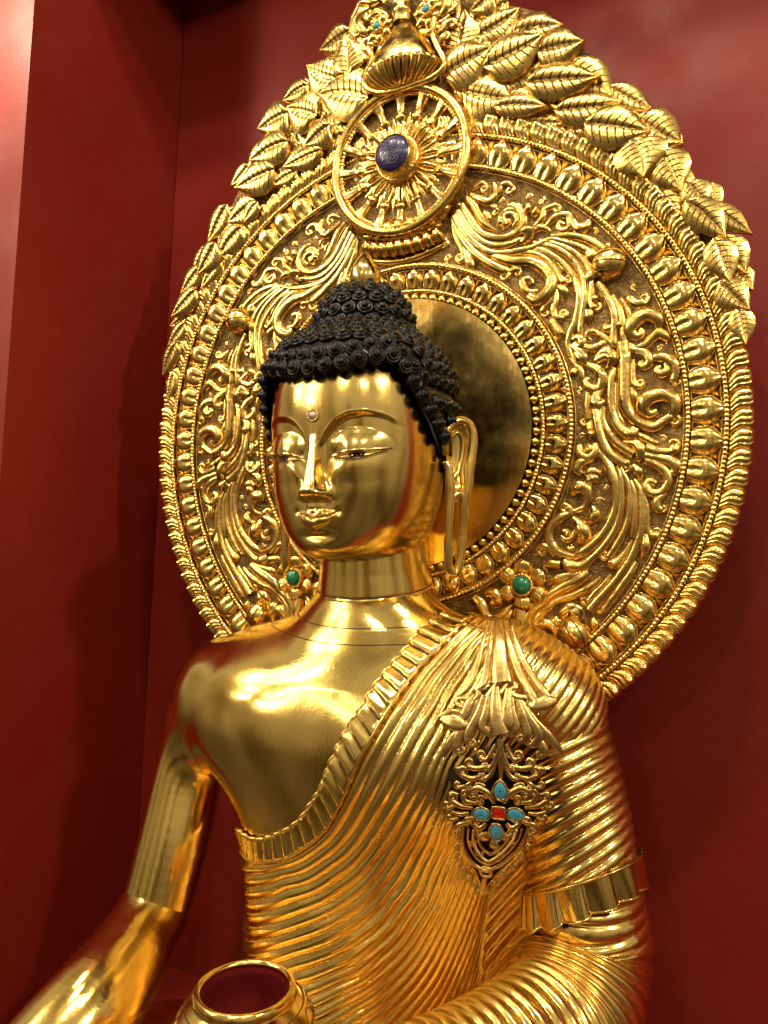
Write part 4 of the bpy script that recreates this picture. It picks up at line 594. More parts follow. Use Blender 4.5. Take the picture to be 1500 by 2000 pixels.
# seam ring where the upper arm ends over the forearm
c0=RA[-1,:3]; ax=unit(RA[-1,:3]-RA[-4,:3]); ax=unit(ax+np.array([0,.25,0])); a_=unit(np.cross(ax,[0,1.,0])); b_=np.cross(ax,a_)
thr=np.linspace(0,2*np.pi,64,endpoint=False)
V,F=tube(c0+ax*.004+.0640*(np.cos(thr)[:,None]*a_+np.sin(thr)[:,None]*b_),.0028,8,True); obj('arm_seam',V,F,M_body,ST)
# ------------------------------------------------------------------ robe
GD=np.array(BD['guide'],float); GP=GD[:,1:]/1e4; GV=GD[:,0]
def rbf_fit(P,v,reg=2e-4):
    n=len(P); D=np.linalg.norm(P[:,None]-P[None],axis=2); A=np.zeros((n+4,n+4)); A[:n,:n]=D-.006*np.eye(n)
    A[:n,n]=1; A[:n,n+1:]=P; A[n,:n]=1; A[n+1:,:n]=P.T
    return np.linalg.lstsq(A,np.concatenate([v,np.zeros(4)]),rcond=None)[0]
wt=rbf_fit(GP,GV)
def phase(X):
    out=np.empty(len(X))
    for i in range(0,len(X),40000):
        x=X[i:i+40000]; out[i:i+40000]=np.linalg.norm(x[:,None]-GP[None],axis=2)@wt[:len(GP)]+wt[len(GP)]+x@wt[len(GP)+1:]
    return out
def ridge(ph,sharp=.6): return np.abs(np.sin(np.pi*ph))**sharp
def make_robe():
    v,q,G=iso(chest_f,(-.33,-.42,-1.22),(.44,.06,-.28),.0042,.0025)
    ph=phase(v)
    keep=(ph[q]>-.35).all(1)
    q=q[keep]; used=np.zeros(len(v),bool); used[q]=True; idx=np.cumsum(used)-1; q=idx[q]; v=v[used]; ph=ph[used]
    n=unit(grad(G,v)); gp=grad(phase,v,.002); gp-=n*(gp*n).sum(1,keepdims=True); sp=1/np.maximum(np.linalg.norm(gp,axis=1),20)
    A=np.minimum(.0098,.36*sp)*sm(-.2,.5,ph)*(1+.07*np.sin(ph*1.9+1.0))
    v=v+n*(A*ridge(ph*.88+.03*np.sin(ph*.83)))[:,None]
    return obj('robe',v,q,M_robe,ST)
ROBE=make_robe()
# pleated border along the robe's upper edge, one piece per pleat
def wrap(P):   # carry the border on round the flank, keeping to the body's surface
    P=[q for q in np.array(P,float)/1e4]; p_=P[-1]
    for _ in range(3):
        n_=grad(chest_f,p_[None])[0]; t_=unit(np.array([n_[1],-n_[0],0.])); t_=t_ if t_[1]>0 else -t_
        p_=p_+t_*.018
        for _ in range(6):
            d_=grad(chest_f,p_[None])[0]; p_=p_-chest_f(p_[None])[0]/max(d_@d_,.05)*d_
        P.append(p_)
    return cr(np.array(P),12)
top=wrap(BD['top']); bot=wrap(BD['bot'])
def resamp(P,n):
    s=np.concatenate([[0],np.cumsum(np.linalg.norm(np.diff(P,axis=0),axis=1))]); t=np.linspace(0,s[-1],n); return np.stack([np.interp(t,s,P[:,k]) for k in range(3)],1)
NP=27; KS=10
top=resamp(top,NP*KS+1); bot=resamp(bot,NP*KS+1)
def hemsurf(P):
    for _ in range(4):
        f=chest_f(P)-.002; d=grad(chest_f,P); P=P-(f/np.maximum((d*d).sum(1),.05))[:,None]*d
    return P,unit(grad(chest_f,P))
def saw(s):   # one ruffle: slow rise, quick roll-over
    s=np.mod(s,1.0); return np.where(s<.74,np.sin(np.pi/2*s/.74)**1.3,np.cos(np.pi/2*(s-.74)/.26)**.8)
IB=np.arange(len(bot))
def hempt(i,t,sk):
    ib=np.clip(i-(t-.5)*KS*.35,0,NP*KS); b=np.stack([np.interp(ib,IB,bot[:,c_]) for c_ in range(3)],1); tp=np.stack([np.interp(ib,IB,top[:,c_]) for c_ in range(3)],1)
    return b+(tp-b)*np.asarray(sk)[:,None]
for k in range(NP):
    i=np.linspace(k*KS,(k+1)*KS,KS*2+1); n=len(i); s=(i-k*KS)/KS; tt=np.linspace(-.06,1.0,10); sl=np.clip(s,0,.9999)
    rows=[]
    for t in tt:
        Pp,N=hemsurf(hempt(i,t,t*(1+.07*np.sin(np.pi*s))))
        h=.0030+.0048*saw(sl)*(.55+.45*max(t,0))-.004*(t<0)
        rows.append(Pp+N*h[:,None])
    Pp,N=hemsurf(hempt(i,1.0,1.0*(1+.07*np.sin(np.pi*s)))); rows.append(Pp+N*.0005)
    obj('hem_pleat',np.stack(rows),gridF(11,n),M_body,ROBE)
    V,F=tube(rows[9]+0*N,.0017,7); obj('pleat_roll',V,fixquads(F),M_body,ROBE)
    e=np.array([k*KS+KS*.93])
    up_=unit(hempt(e,1,[1.])-hempt(e,0,[0.]))[0]; tg_=unit(hempt(e+1.5,1,[1.])-hempt(e-1.5,1,[1.]))[0]; q0,n0=hemsurf(hempt(e,1,[.98])); q0=q0[0]+n0[0]*.0060
    V,F=tube(cr([q0-up_*.016-tg_*.001,q0-up_*.006,q0+up_*.001-tg_*.002,q0+up_*.002-tg_*.006,q0-up_*.002-tg_*.008],5),np.linspace(.0010,.0022,21),7); obj('pleat_curl',V,fixquads(F),M_body,ROBE)
    ts=np.linspace(-.02,.9,9); Q=np.concatenate([hempt(np.array([k*KS+KS*.985]),t,[t]) for t in ts]); Q2,nn=hemsurf(Q); V,F=tube(Q2+nn*.0036,.0009,5); obj('pleat_groove',V,fixquads(F),M_line,ROBE)
V,F=tube(hemsurf(bot[::4])[0]+hemsurf(bot[::4])[1]*.0045,.0022,7); obj('hem_welt',V,fixquads(F),M_robe,ROBE)
# ------------------------------------------------------------------ sleeve over the bent arm
def swept(name,ctr,rad,disp,mat_,nt=220,nphi=150,parent=ST,t0=0,t1=1):
    ctr=cr(np.asarray(ctr,float),24); s=np.concatenate([[0],np.cumsum(np.linalg.norm(np.diff(ctr,axis=0),axis=1))]); s/=s[-1]
    t=np.linspace(t0,t1,nt); c=np.stack([np.interp(t,s,ctr[:,k]) for k in range(3)],1); T=unit(np.gradient(c,axis=0))
    a=np.cross(T,np.array([0,1.,0])); a=unit(a); b=np.cross(T,a)
    ph=np.linspace(0,2*np.pi,nphi,endpoint=False)
    D=np.cos(ph)[None,:,None]*a[:,None]+np.sin(ph)[None,:,None]*b[:,None]
    P0=c[:,None]+D*rad(t)[:,None,None]
    P=P0+D*disp(P0,t)[...,None]
    return P,D,c
SLC=[(.300,-.140,-.440),(.330,-.138,-.53),(.350,-.135,-.62),(.362,-.131,-.72),(.366,-.130,-.80)]
def sl_phase(P):
    z=P[...,2]; m=np.interp(z,[-.82,-.62,-.42],[.95,.75,.40]); return (-z+m*(P[...,0]-.34))/.0205
srad=lambda t:np.interp(t,[0,.25,.6,1],[.078,.079,.078,.082])
def sdisp(P,t): return .0062*ridge(sl_phase(P),.7)
P,D,c=swept('sleeve',SLC,srad,sdisp,M_robe)
# slanted cuff cut: squash everything under the cut plane onto it
cut=lambda P:-.705+.50*(P[...,0]-.34)-.15*(P[...,1]+.13)
zc=np.maximum(P[...,2],cut(P)); P[...,2]=zc
SLV=obj('sleeve',P,gridF(*P.shape[:2],False,True),M_robe,ST)
NC=14
ang=np.linspace(0,2*np.pi,NC*10,endpoint=False)
ring=np.stack([.360+.0815*np.cos(ang),-.131+.0815*np.sin(ang),np.zeros_like(ang)],1); ring[:,2]=cut(ring)
rd=np.stack([np.cos(ang),np.sin(ang),np.zeros_like(ang)],1)
def cuffpt(a,t):
    s=np.mod(a/(2*np.pi)*NC-t*.30,1.0); sw=saw(s)
    r_=.0815+.004+t*.001+.0095*sw*(.30+.70*t)
    p_=np.stack([.360+r_*np.cos(a),-.131+r_*np.sin(a),np.zeros_like(a)],-1); p_[...,2]=cut(p_)-.047*t*(1+.10*sw)
    return p_
for k in range(NC):
    tt=np.linspace(-.05,1,9)
    rows=[cuffpt((np.linspace(k,k+1,22)+t*.30)*2*np.pi/NC+1e-4,t) for t in tt]
    obj('cuff_pleat',np.stack(rows),gridF(9,22),M_body,SLV)
    V,F=tube(rows[-1],.0019,7); obj('cuff_roll',V,fixquads(F),M_body,SLV)
    g_=np.stack([r_[-3] for r_ in rows]); V,F=tube(g_*1.0,.0009,5); obj('cuff_groove',V,fixquads(F),M_line,SLV)
V,F=tube(ring[::3]+rd[::3]*.006,.0024,7,True); obj('cuff_welt',V,F,M_robe,SLV)
# draped forearm below the cuff
FAC=[(.360,-.128,-.66),(.366,-.125,-.74),(.370,-.130,-.81),(.352,-.20,-.872),(.31,-.30,-.885),(.25,-.40,-.89),(.18,-.47,-.90)]
frad=lambda t:np.interp(t,[0,.15,.3,.5,1],[.070,.080,.086,.090,.084])
def fdisp(P,t):
    ph=(t*31)[:,None]+.9*np.sin((P[...,2]+.85)*9)
    return .0065*ridge(ph,.7)
P,D,c=swept('forearm_drape',FAC,frad,fdisp,M_robe,300,140)
obj('forearm_drape',P,gridF(*P.shape[:2],False,True),M_robe,ST)
# cloth hanging between the body and the bent arm
uu=np.linspace(0,1,70); vv=np.linspace(0,1,130); UU,VV=np.meshgrid(uu,vv)
c00,c10,c01,c11=[np.array(q) for q in ((.165,-.205,-.60),(.315,-.165,-.60),(.150,-.215,-1.10),(.335,-.185,-1.02))]
PT=(c00*(1-UU[...,None])+c10*UU[...,None])*(1-VV[...,None])+(c01*(1-UU[...,None])+c11*UU[...,None])*VV[...,None]
PT[...,1]+=.05+.035*np.sin(np.pi*UU)-.009*ridge(VV*17+UU*6.5,.7)
obj('underarm_drape',PT,gridF(130,70),M_robe,ST)
# lap: robe over the crossed legs, just under the frame
def lap():
    u=np.linspace(0,2*np.pi,180,endpoint=False); w=np.linspace(-np.pi/2*.98,np.pi/2*.98,60)
    U,Wv=np.meshgrid(u,w); ca,sa=np.cos(U),np.sin(U); cw=np.cos(Wv)**.7
    X=np.stack([.52*ca*cw,-.34+.30*sa*cw,-1.12+.12*np.sin(Wv)],-1)
    X=X*1.0; X[...,2]+=.006*ridge(U*14/np.pi)
    return X
X=lap(); obj('lap_drape',X,gridF(60,180,False,True),M_robe,ST)
# ------------------------------------------------------------------ shoulder fan and jewelled pendant
def sleeve_f(P): return np.minimum(caps(P,(.318,-.14,-.462),(.349,-.135,-.618),.08,.078),caps(P,(.349,-.135,-.618),(.364,-.13,-.80),.078,.088))
def proxy_f(P): return smin(chest_f(P),sleeve_f(P),.16)-.016
PN=empty
def conform(P,off=0.):
    N=unit(grad(proxy_f,P,.02)); return P+N*off,N
hull=np.array(BD['hull'],float)/1e4
hc=hull.mean(0); hull=hc+(hull-hc)*.97; Hn=unit(grad(proxy_f,hull,.02))
nh=len(hull); inner=(hull+hc)/2
V=np.concatenate([hull-Hn*.0005,inner-unit(grad(proxy_f,inner,.02))*.0005,[hc-Hn.mean(0)*.0005],hull-Hn*.008])
F=[(i,(i+1)%nh,nh+(i+1)%nh,nh+i) for i in range(nh)]+[(nh+i,nh+(i+1)%nh,2*nh) for i in range(nh)]+[((i+1)%nh,i,2*nh+1+i,2*nh+1+(i+1)%nh) for i in range(nh)]
ORN=obj('shoulder_pendant',V,F,M_dark,ST); ORN['label']='scrolling gold pendant set with turquoise and a red stone'  # dark sheet under the open scrolls, coloured as the shadow between them
FAN=None
for k,row in enumerate(BD['orn']):
    cc=row[0]/1e4; r=np.array(row[1:],float).reshape(-1,4)/1e4
    P,N=conform(r[:,:3],.002 if k<23 else .003)
    isfan=k<23
    V,F=strand(P,r[:,3]*(1.15 if isfan else 1.0),N,cc,hf=.75 if isfan else 1.3,k=5,sink=.0015,groove=.28 if (isfan and k not in (5,6,7)) else 0)
    if isfan and FAN is None: FAN=obj('shoulder_fan',V,fixquads(F),M_old,ST); continue
    obj('fan_fold' if isfan else 'pendant_scroll',V,fixquads(F),M_old if isfan else M_ant,FAN if isfan else ORN)
GM={k:np.array(v,float)/1e4 for k,v in BD['gems'].items()}
def gem(key,ang,L,Wd,m,label,square=False):
    c=GM[key]; n=unit(grad(proxy_f,c[None],.02))[0]; upv=unit(np.array([0,0,1.])-n*n[2]); rt=np.cross(upv,n)
    if rt[0]<0: rt=-rt
    ca,sa=math.cos(ang),math.sin(ang); A=rt*ca+upv*sa; B=-rt*sa+upv*ca
    t=np.linspace(0,2*np.pi,28,endpoint=False)
    if square: o2=np.stack([np.sign(np.cos(t))*np.abs(np.cos(t))**.3*Wd,np.sign(np.sin(t))*np.abs(np.sin(t))**.3*L],1)
    else: o2=np.stack([Wd*np.cos(t)*(1-.38*np.maximum(0,np.sin(t))**1.5),L*np.sin(t)],1)
    rows=[]
    for f,h in ((1,0),(1,.4),(.93,.62),(.75,.86),(.45,.98),(.1,1.0)): rows.append(c+n*(.002+(.5 if not square else .35)*Wd*h)+f*(o2[:,:1]*A+o2[:,1:]*B))
    X=np.stack(rows); g=obj('inlaid_stone',X,gridF(6,28,False,True),m,ORN); g['label']=label
    V,F=tube(c+n*.0035+1.12*(o2[:,:1]*A+o2[:,1:]*B),.0018,8,True); obj('stone_bezel',V,F,M_ant,ORN)
gem('t',0,.0125,.0090,M_turq,'turquoise drop at the top of the pendant'); gem('b',math.pi,.0125,.0088,M_turq,'turquoise drop at the foot of the pendant')
gem('l',math.pi/2,.0112,.0092,M_turq,'turquoise drop on the left of the pendant'); gem('r',-math.pi/2,.0112,.0092,M_turq,'turquoise drop on the right of the pendant'); gem('c',0,.0080,.0080,M_coral,'square red stone in the middle of the pendant',True)
for kk in ('p1','p2','p3'):
    c=GM[kk]; n=unit(grad(proxy_f,c[None],.02))[0]; upv=unit(np.array([0,0,1.])-n*n[2]); rt=np.cross(upv,n); a={'p1':-.6,'p2':0,'p3':.6}[kk]
    d=-upv*math.cos(a)+rt*(-math.sin(a)*-1)*(1 if rt[0]>0 else -1)*(1)
    V,F=strand([c-d*.009,c-d*.001,c+d*.007,c+d*.011],[.003,.0075,.005,.0006],n,hf=.7); obj('pendant_petal',V,fixquads(F),M_old,ORN)
c=GM['ring']; n=unit(grad(proxy_f,c[None],.02))[0]; upv=unit(np.array([0,0,1.])-n*n[2]); rt=np.cross(upv,n); t=np.linspace(0,2*np.pi,24,endpoint=False)
V,F=tube(c+n*.002+.0075*(np.cos(t)[:,None]*rt+np.sin(t)[:,None]*upv),.0028,8,True); obj('pendant_ring',V,F,M_old,ORN)
# bead row edging the shield at the foot of the pendant
bb=[]
for row in BD['orn']:
    pass
shield=[r_ for r_ in BD['orn'][23+30:23+32]]
for row in shield:
    r=np.array(row[1:],float).reshape(-1,4)/1e4; P,N=conform(cr(r[:,:3],5),.002)
    P=resamp(P,20)
    _,N=conform(P)
    for p_,n_ in zip(P,N): bb.append(dome(p_,.0032,.0045,n_,8,4))
V,F=join(bb); o=obj('pendant_beads',V,fixquads(F),M_old,ORN); o['kind']='stuff'
# ------------------------------------------------------------------ neck
def neck():
    zt=np.array([-.195,-.22,-.245,-.2785,-.280,-.2815,-.300,-.3075,-.309,-.3105,-.322,-.3285,-.330,-.3315,-.345,-.37])
    rt=np.array([.090,.092,.095,.1005,.0990,.1012,.1045,.1060,.1048,.1066,.1085,.1098,.1086,.1098,.107,.098])
    zz=np.linspace(zt[0],zt[-1],150); r=np.interp(-zz,-zt,rt)
    k=np.exp(-.5*(np.arange(-3,4)/1.0)**2); k/=k.sum(); r=np.convolve(np.pad(r,3,mode='edge'),k,'valid')
    th=np.linspace(0,2*np.pi,140,endpoint=False)
    cy=np.interp(zz,[-.38,-.30,-.18],[-.104,-.108,-.124])
    X=np.stack([r[:,None]*np.cos(th),cy[:,None]+1.0*r[:,None]*np.sin(th),zz[:,None]+.20*.86*r[:,None]*np.sin(th)*np.interp(zz,[-.37,-.30],[.3,1])[:,None]],-1)
    return X
X=neck(); NK=obj('neck',X,gridF(150,140,False,True),M_body,ST)
for i,zv in enumerate((-.280,-.309,-.330)):
    zz=np.linspace(-.195,-.37,150); k=int(np.argmin(np.abs(zz-zv))); ringp=X[k]
    c=ringp.mean(0); V,F=tube(c+(ringp-c)*1.006,.0009,5,True); obj('neck_line',V,F,M_line,NK)
# two more creases engraved round the foot of the neck
for z0 in (-.318,-.340):
    th=np.linspace(0,2*np.pi,120,endpoint=False); dr=np.stack([np.cos(th),np.sin(th),.22*np.sin(th)],1); lo_=np.full(120,.07); hi_=np.full(120,.30); c_=np.array([0,-.112,z0])
    for _ in range(40):
        mid=(lo_+hi_)/2; ins=body_f(c_+dr*mid[:,None])<0; lo_=np.where(ins,mid,lo_); hi_=np.where(ins,hi_,mid)
    ok=hi_<.19
    V,F=tube(c_+dr*(hi_+.0004)[:,None],.0009,5,True)
    if ok.all(): obj('neck_line',V,F,M_line,NK)
    else:
        k0=np.where(ok)[0]; k0=k0[k0>=60]
        if len(k0)>10: V,F=tube((c_+dr*(hi_+.0004)[:,None])[k0],.0009,5); obj('neck_line',V,fixquads(F),M_line,NK)
# ------------------------------------------------------------------ head
YC=-.16
HZ=[-.2365,-.2355,-.233,-.228,-.220,-.208,-.19,-.165,-.13,-.09,-.05,0,.05,.09,.12,.14]
HW=[.004,.024,.043,.065,.083,.0985,.1125,.125,.1350,.1405,.1425,.1405,.136,.122,.098,.07]
HD=[.06,.092,.112,.128,.138,.1445,.1475,.148,.151,.155,.159,.162,.158,.138,.11,.08]
HB=[.02,.05,.07,.08,.09,.10,.105,.105,.105,.105,.105,.105,.105,.1,.09,.07]
def hsm(vals,sig):
    g=np.linspace(-.2365,.14,1200); s=np.interp(g,HZ,vals); d=g[1]-g[0]
    # smoothing narrows towards the chin so that its underside stays round
    out=np.empty_like(s)
    for i,z in enumerate(g):
        sg=min(sig,max(.0012,.45*(z+.2365))); w=np.exp(-.5*((g-z)/sg)**2); out[i]=(w*s).sum()/w.sum()
    return lambda q:np.interp(q,g,out)
fW=hsm(HW,.014); fD=hsm(HD,.014); fB=hsm(HB,.014)
def hsec(z,th,grow=0.):
    n=2.32; s,c=np.sin(th),np.cos(th)
    w=fW(z)+grow; d=np.where(c>0,fD(z),fB(z))+grow
    r=(np.abs(s/w)**n+np.abs(c/d)**n)**(-1/n)
    return r*s,YC-r*c
tabs=lambda x,xs,ys,sg=.004:smtable(xs,ys,sg)(x)
t_zb=smtable([0,.010,.020,.035,.055,.080,.100,.118,.14],[-.062,-.055,-.036,-.019,-.009,-.006,-.010,-.020,-.034],.003)
t_zu=smtable([.02,.028,.045,.065,.085,.104,.115],[-.0775,-.0755,-.0700,-.0680,-.0672,-.0640,-.061],.002)
t_zl=smtable([.02,.028,.040,.058,.078,.104,.115],[-.0775,-.0758,-.0785,-.0790,-.0765,-.0645,-.061],.002)
t_nh=smtable([-.16,-.1415,-.1375,-.133,-.126,-.110,-.09,-.07,-.055,-.04,-.02],[0,0,.012,.0255,.0270,.0215,.0145,.008,.0035,.0008,0],.0016)
t_nw=smtable([-.15,-.138,-.13,-.12,-.105,-.09,-.07,-.05,-.03],[.024,.024,.0225,.0175,.013,.0105,.0085,.0085,.012],.003)
t_zm=smtable([0,.005,.011,.020,.028,.0345,.042],[-.1672,-.1655,-.1635,-.1648,-.1625,-.1575,-.155],.0016)
G2=lambda a,b:np.exp(-a*a-b*b)
def feat(x,z):
    x=np.asarray(x,float); z=np.asarray(z,float); ax=np.abs(x); h=np.zeros_like(x)
    zb=t_zb(ax); dz=zb-z
    A=np.interp(ax,[0,.006,.018,.035,.06,.085,.108,.125],[0,.0,.0085,.0115,.0095,.0065,.003,0])
    A=A*1.0
    h-=A*sm(-.001,.009,dz)*(1-sm(.040,.085,dz))
    h+=.0005*np.exp(-(dz/.0022)**2)*sm(.004,.015,ax)*(1-sm(.10,.122,ax))      # crisp edge of the brow
    # upper lid: full almond swelling cut off at the lid line
    zu=t_zu(ax); zl=t_zl(ax)
    r2=((ax-.066)/.047)**2+((z+.058)/.028)**2
    lid=.0105*np.clip(1-r2,0,1)**1.35
    r3=((ax-.064)/.054)**2+((z+.078)/.040)**2
    low=.0036*np.clip(1-r3,0,1)**1.6
    inside=(ax>.027)&(ax<.106)
    up=sm(-.0006,.0006,z-zu)
    op=np.where(inside,sm(0,.0010,zu-z)*sm(0,.0010,z-zl),0)
    h+=np.maximum(lid*up,low)-.0030*op
    h+=.0011*np.exp(-((z-zu-.0012)/.0011)**2)*inside+.0010*np.exp(-((z-zl+.0012)/.0011)**2)*inside
    # nose: flat-fronted ridge, wings, crisp sides
    nw=t_nw(z); nh=t_nh(z)
    h+=nh*(1-sm(.50,1.30,ax/nw))
    h+=.0085*G2((ax-.0235)/.0085,(z+.1275)/.0095)*(z>-.1395)+0
    h-=.0030*G2((ax-.0315)/.0035,(z+.124)/.010)
    # philtrum and mouth mound
    h+=.0055*G2(ax/.031,(z+.166)/.026)
    h+=.0030*(1-sm(.010,.018,ax))*sm(-.158,-.150,z)*(1-sm(-.142,-.137,z))
    h-=.0032*np.exp(-(ax/.0042)**2)*sm(-.157,-.152,z)*(1-sm(-.142,-.138,z))
    zm=t_zm(ax)
    fu=np.clip(1-(ax/.034)**2,0,1); hu=.0005+.0112*fu**.7-.0026*np.exp(-(ax/.005)**2)
    tu=(z-zm)/hu; h+=np.where((tu>0),.0055*fu**.5*np.clip(1-tu,0,1)**.7*sm(-.02,.22,tu),0)*(ax<.034)
    fl=np.clip(1-(ax/.030)**2,0,1); hl=.0005+.0172*fl**.6
    tl=(zm-z)/hl; h+=np.where(tl>0,.0075*fl**.5*np.clip(1-np.abs(tl*2-1.0)**2.4,0,1)**.6,0)*(ax<.030)
    h-=.0030*np.exp(-((z-zm)/.0013)**2)*(1-sm(.033,.038,ax))
    h-=.0030*G2((ax-.0365)/.004,(z+.158)/.005)
    h-=.0045*G2(ax/.026,(z+.1945)/.0060)
    h+=.0060*G2(ax/.027,(z+.2120)/.0125)
    h+=.0040*G2((ax-.078)/.034,(z+.125)/.034)
    return h
def head():
    v=np.linspace(0,1,330); z=np.where(v<.12,-.2365+.0165*(v/.12)**1.9,-.220+(v-.12)/.88*.36)
    kk=np.exp(-.5*(np.arange(-6,7)/3)**2); kk/=kk.sum(); z=np.convolve(np.pad(z,6,mode='reflect',reflect_type='odd'),kk,'valid')
    a=np.linspace(-1,1,461)[:-1]; th=np.pi*(.42*a+.58*a**3)
    Z,TH=np.meshgrid(z,th,indexing='ij')
    x,y=hsec(Z,TH)
    w=sm(.05,.45,np.cos(TH))
    y=y-feat(x,Z)*w
    return np.stack([x,y,Z],-1)
X=head(); HEAD=obj('head',X,gridF(*X.shape[:2],False,True),M_body,ST)
def facept(x,z,off=0.0):
    lo,hi=0,math.pi/2
    th=np.linspace(0,math.pi/2,400); xx,yy=hsec(np.full(400,z),th); i=np.interp(abs(x),xx,np.arange(400)); y=np.interp(i,np.arange(400),yy)
    return np.array([x,y-float(feat(np.array([x]),np.array([z]))[0])-off,z])
for s in (-1,1):
    # eyeball seen through the slit, with painted iris and lid lines
    xs=np.linspace(.029,.102,26); rows=[]
    for t in np.linspace(-.05,1.05,6):
        rows.append([facept(s*x_,float(t_zl(x_)+(t_zu(x_)-t_zl(x_))*t),.0006) for x_ in xs])
    EY=obj('eye',np.array(rows),gridF(6,26),M_white,HEAD)
    xc=.0655; zc=float((t_zu(xc)+t_zl(xc))/2)+.0035; t=np.linspace(0,2*np.pi,28,endpoint=False)
    def disc(r0,r1,off,m,nm):
        P=[]
        for rr_ in (r0,r1):
            for a_ in t:
                zz_=min(max(zc+rr_*math.sin(a_),float(t_zl(xc))-.0004),float(t_zu(xc))+.0004); P.append(facept(s*xc+rr_*math.cos(a_),zz_,off))
        obj(nm,np.array(P),gridF(2,28,False,True),m,EY)
    disc(.0005,.0115,.0013,M_iris,'iris'); disc(.0005,.0045,.0017,M_dark,'pupil'); disc(.0068,.0078,.0016,M_white,'iris_ring')
    for fn,x0,x1,rad in ((t_zu,.024,.110,.0008),(t_zl,.030,.104,.0008)):
        P=[facept(s*x_,float(fn(x_))+(.0006 if fn is t_zu else -.0006),.0003) for x_ in np.linspace(x0,x1,34)]
        V,F=tube(P,rad,6); obj('lid_line',V,fixquads(F),M_line,EY)
P=[facept(x_,float(t_zm(abs(x_))),.0002) for x_ in np.linspace(-.0345,.0345,40)]
V,F=tube(P,.0009,6); obj('lip_line',V,fixquads(F),M_line,HEAD)
c=facept(0,-.012); V,F=dome(c,.0068,.006,NF,20,6); UR=obj('brow_jewel',V,fixquads(F),M_pearl,HEAD)
beadring(.0086,20,.0022,c[1]-.0015,M_old,UR,(0,-.012))
# ------------------------------------------------------------------ ears
def ear(s):
    O=np.array([s*.1470,-.166,-.043]); U_=unit(np.array([s*.62,.78,0])); Vv=np.array([0,0,1.]); Nn=unit(np.cross(U_,Vv)); 
    if Nn[0]*s<0: Nn=-Nn
    L=lambda u,v,w=0:O+U_*u+Vv*v+Nn*w
    par=[]
    hel=[(.006,-.020,.004),(.004,.004,.006),(.010,.024,.007),(.026,.036,.008),(.044,.032,.009),(.052,.014,.010),(.051,-.012,.010),(.046,-.042,.010),(.043,-.072,.009),(.0395,-.096,.007),(.0385,-.130,.004),(.037,-.150,.003)]
    V,F=tube(cr([L(*q) for q in hel],6),np.interp(np.linspace(0,1,67),[0,.15,.45,.75,1],[.005,.0075,.0084,.0090,.0070]),12)
    E=obj('ear',V,fixquads(F),M_body,ST)
    # bowl of the ear
    u=np.linspace(0,1,16); v=np.linspace(0,1,26); rows=[]
    for b in v:
        zz=.032-.128*b; lo=np.interp(b,[0,.15,.5,.8,1],[.018,.004,.006,.010,.014]); hi=np.interp(b,[0,.15,.4,.7,1],[.034,.050,.049,.043,.038])
        row=[]
        for a in u: row.append(L(lo+(hi-lo)*a,zz,.006-.012*math.sin(math.pi*a)*math.sin(math.pi*min(1,b*1.25))**.6+.005*math.exp(-((a-.62)/.12)**2)*math.sin(math.pi*b)))
        rows.append(row)
    obj('ear_bowl',np.array(rows),gridF(26,16),M_body,E)
    V,F=tube(cr([L(.014,.008,.002),(L(.028,.018,.003)),L(.038,.006,.002),L(.037,-.02,.001),L(.030,-.045,.001),L(.020,-.058,.003)],6),np.linspace(.003,.0055,31),10); obj('ear_fold',V,fixquads(F),M_body,E)
    V,F=tube(cr([L(.004,-.030,.004),L(.010,-.042,.006),L(.012,-.060,.006),L(.0135,-.084,.006),L(.0115,-.115,.005),L(.011,-.145,.004)],6),np.interp(np.linspace(0,1,31),[0,.5,1],[.005,.0085,.0070]),10); obj('ear_tragus',V,fixquads(F),M_body,E)
    # long pierced lobe
    loop=[(.030,-.082,.006),(.038,-.100,.006),(.0385,-.130,.004),(.037,-.160,.003),(.034,-.190,.002),(.028,-.208,.001),(.020,-.210,.001),(.013,-.200,.001),(.011,-.170,.003),(.011,-.140,.004),(.013,-.110,.005),(.016,-.090,.006)]
    V,F=tube(cr([L(*q) for q in loop],6,True),.0072,12,True); obj('ear_lobe',V,F,M_body,E)
for s in (1,-1): ear(s)
# ------------------------------------------------------------------ hair
def hair_low(th):
    a=np.abs(th); return np.interp(a,np.radians([0,18,32,42,48,54,64,78,92,105,125,180]),[.050,.054,.064,.070,.064,.040,.006,-.036,-.072,-.085,-.10,-.11])
t_hr=smtable([-.12,0,.04,.06,.078,.097,.114,.130,.145,.160],[1.0,1.0,1.0,.995,.97,.905,.81,.68,.55,.46],.006)
def hsurf(th,z,grow=.018):
    zz=np.minimum(z,.045); x,y=hsec(zz,th,grow); k=t_hr(z); return x*k,YC+(y-YC)*k+.004*(1-k)
def hair():
    th=np.linspace(-np.pi,np.pi,200,endpoint=False); t=np.linspace(0,1,46); lo=hair_low(th)+.006*sm(.7,1.0,np.abs(th))
    rows=[]
    for i,tt in enumerate(t):
        z=lo+(.160-lo)*(tt if i else 0); x,y=hsurf(th,z,.016 if i else -.004); rows.append(np.stack([x,y,z],-1))
    x,y=hsurf(th,np.full(200,.160)); x=x*.3; y=YC+(y-YC)*.3; rows.append(np.stack([x,y,np.full(200,.170)],-1))
    rows.insert(0,rows[0]*1.0)
    return np.stack(rows)
X=hair(); HAIR=obj('hair',X,gridF(*X.shape[:2],False,True),M_hair,ST)
UP=[(.080,.132),(.081,.150),(.079,.168),(.074,.186),(.065,.203),(.053,.218),(.038,.230),(.018,.237),(.001,.238)]
V,F=lathe(cr(np.array(UP),4),60,(0,-.156,0)); UH=obj('topknot',V,F,M_hair,ST)
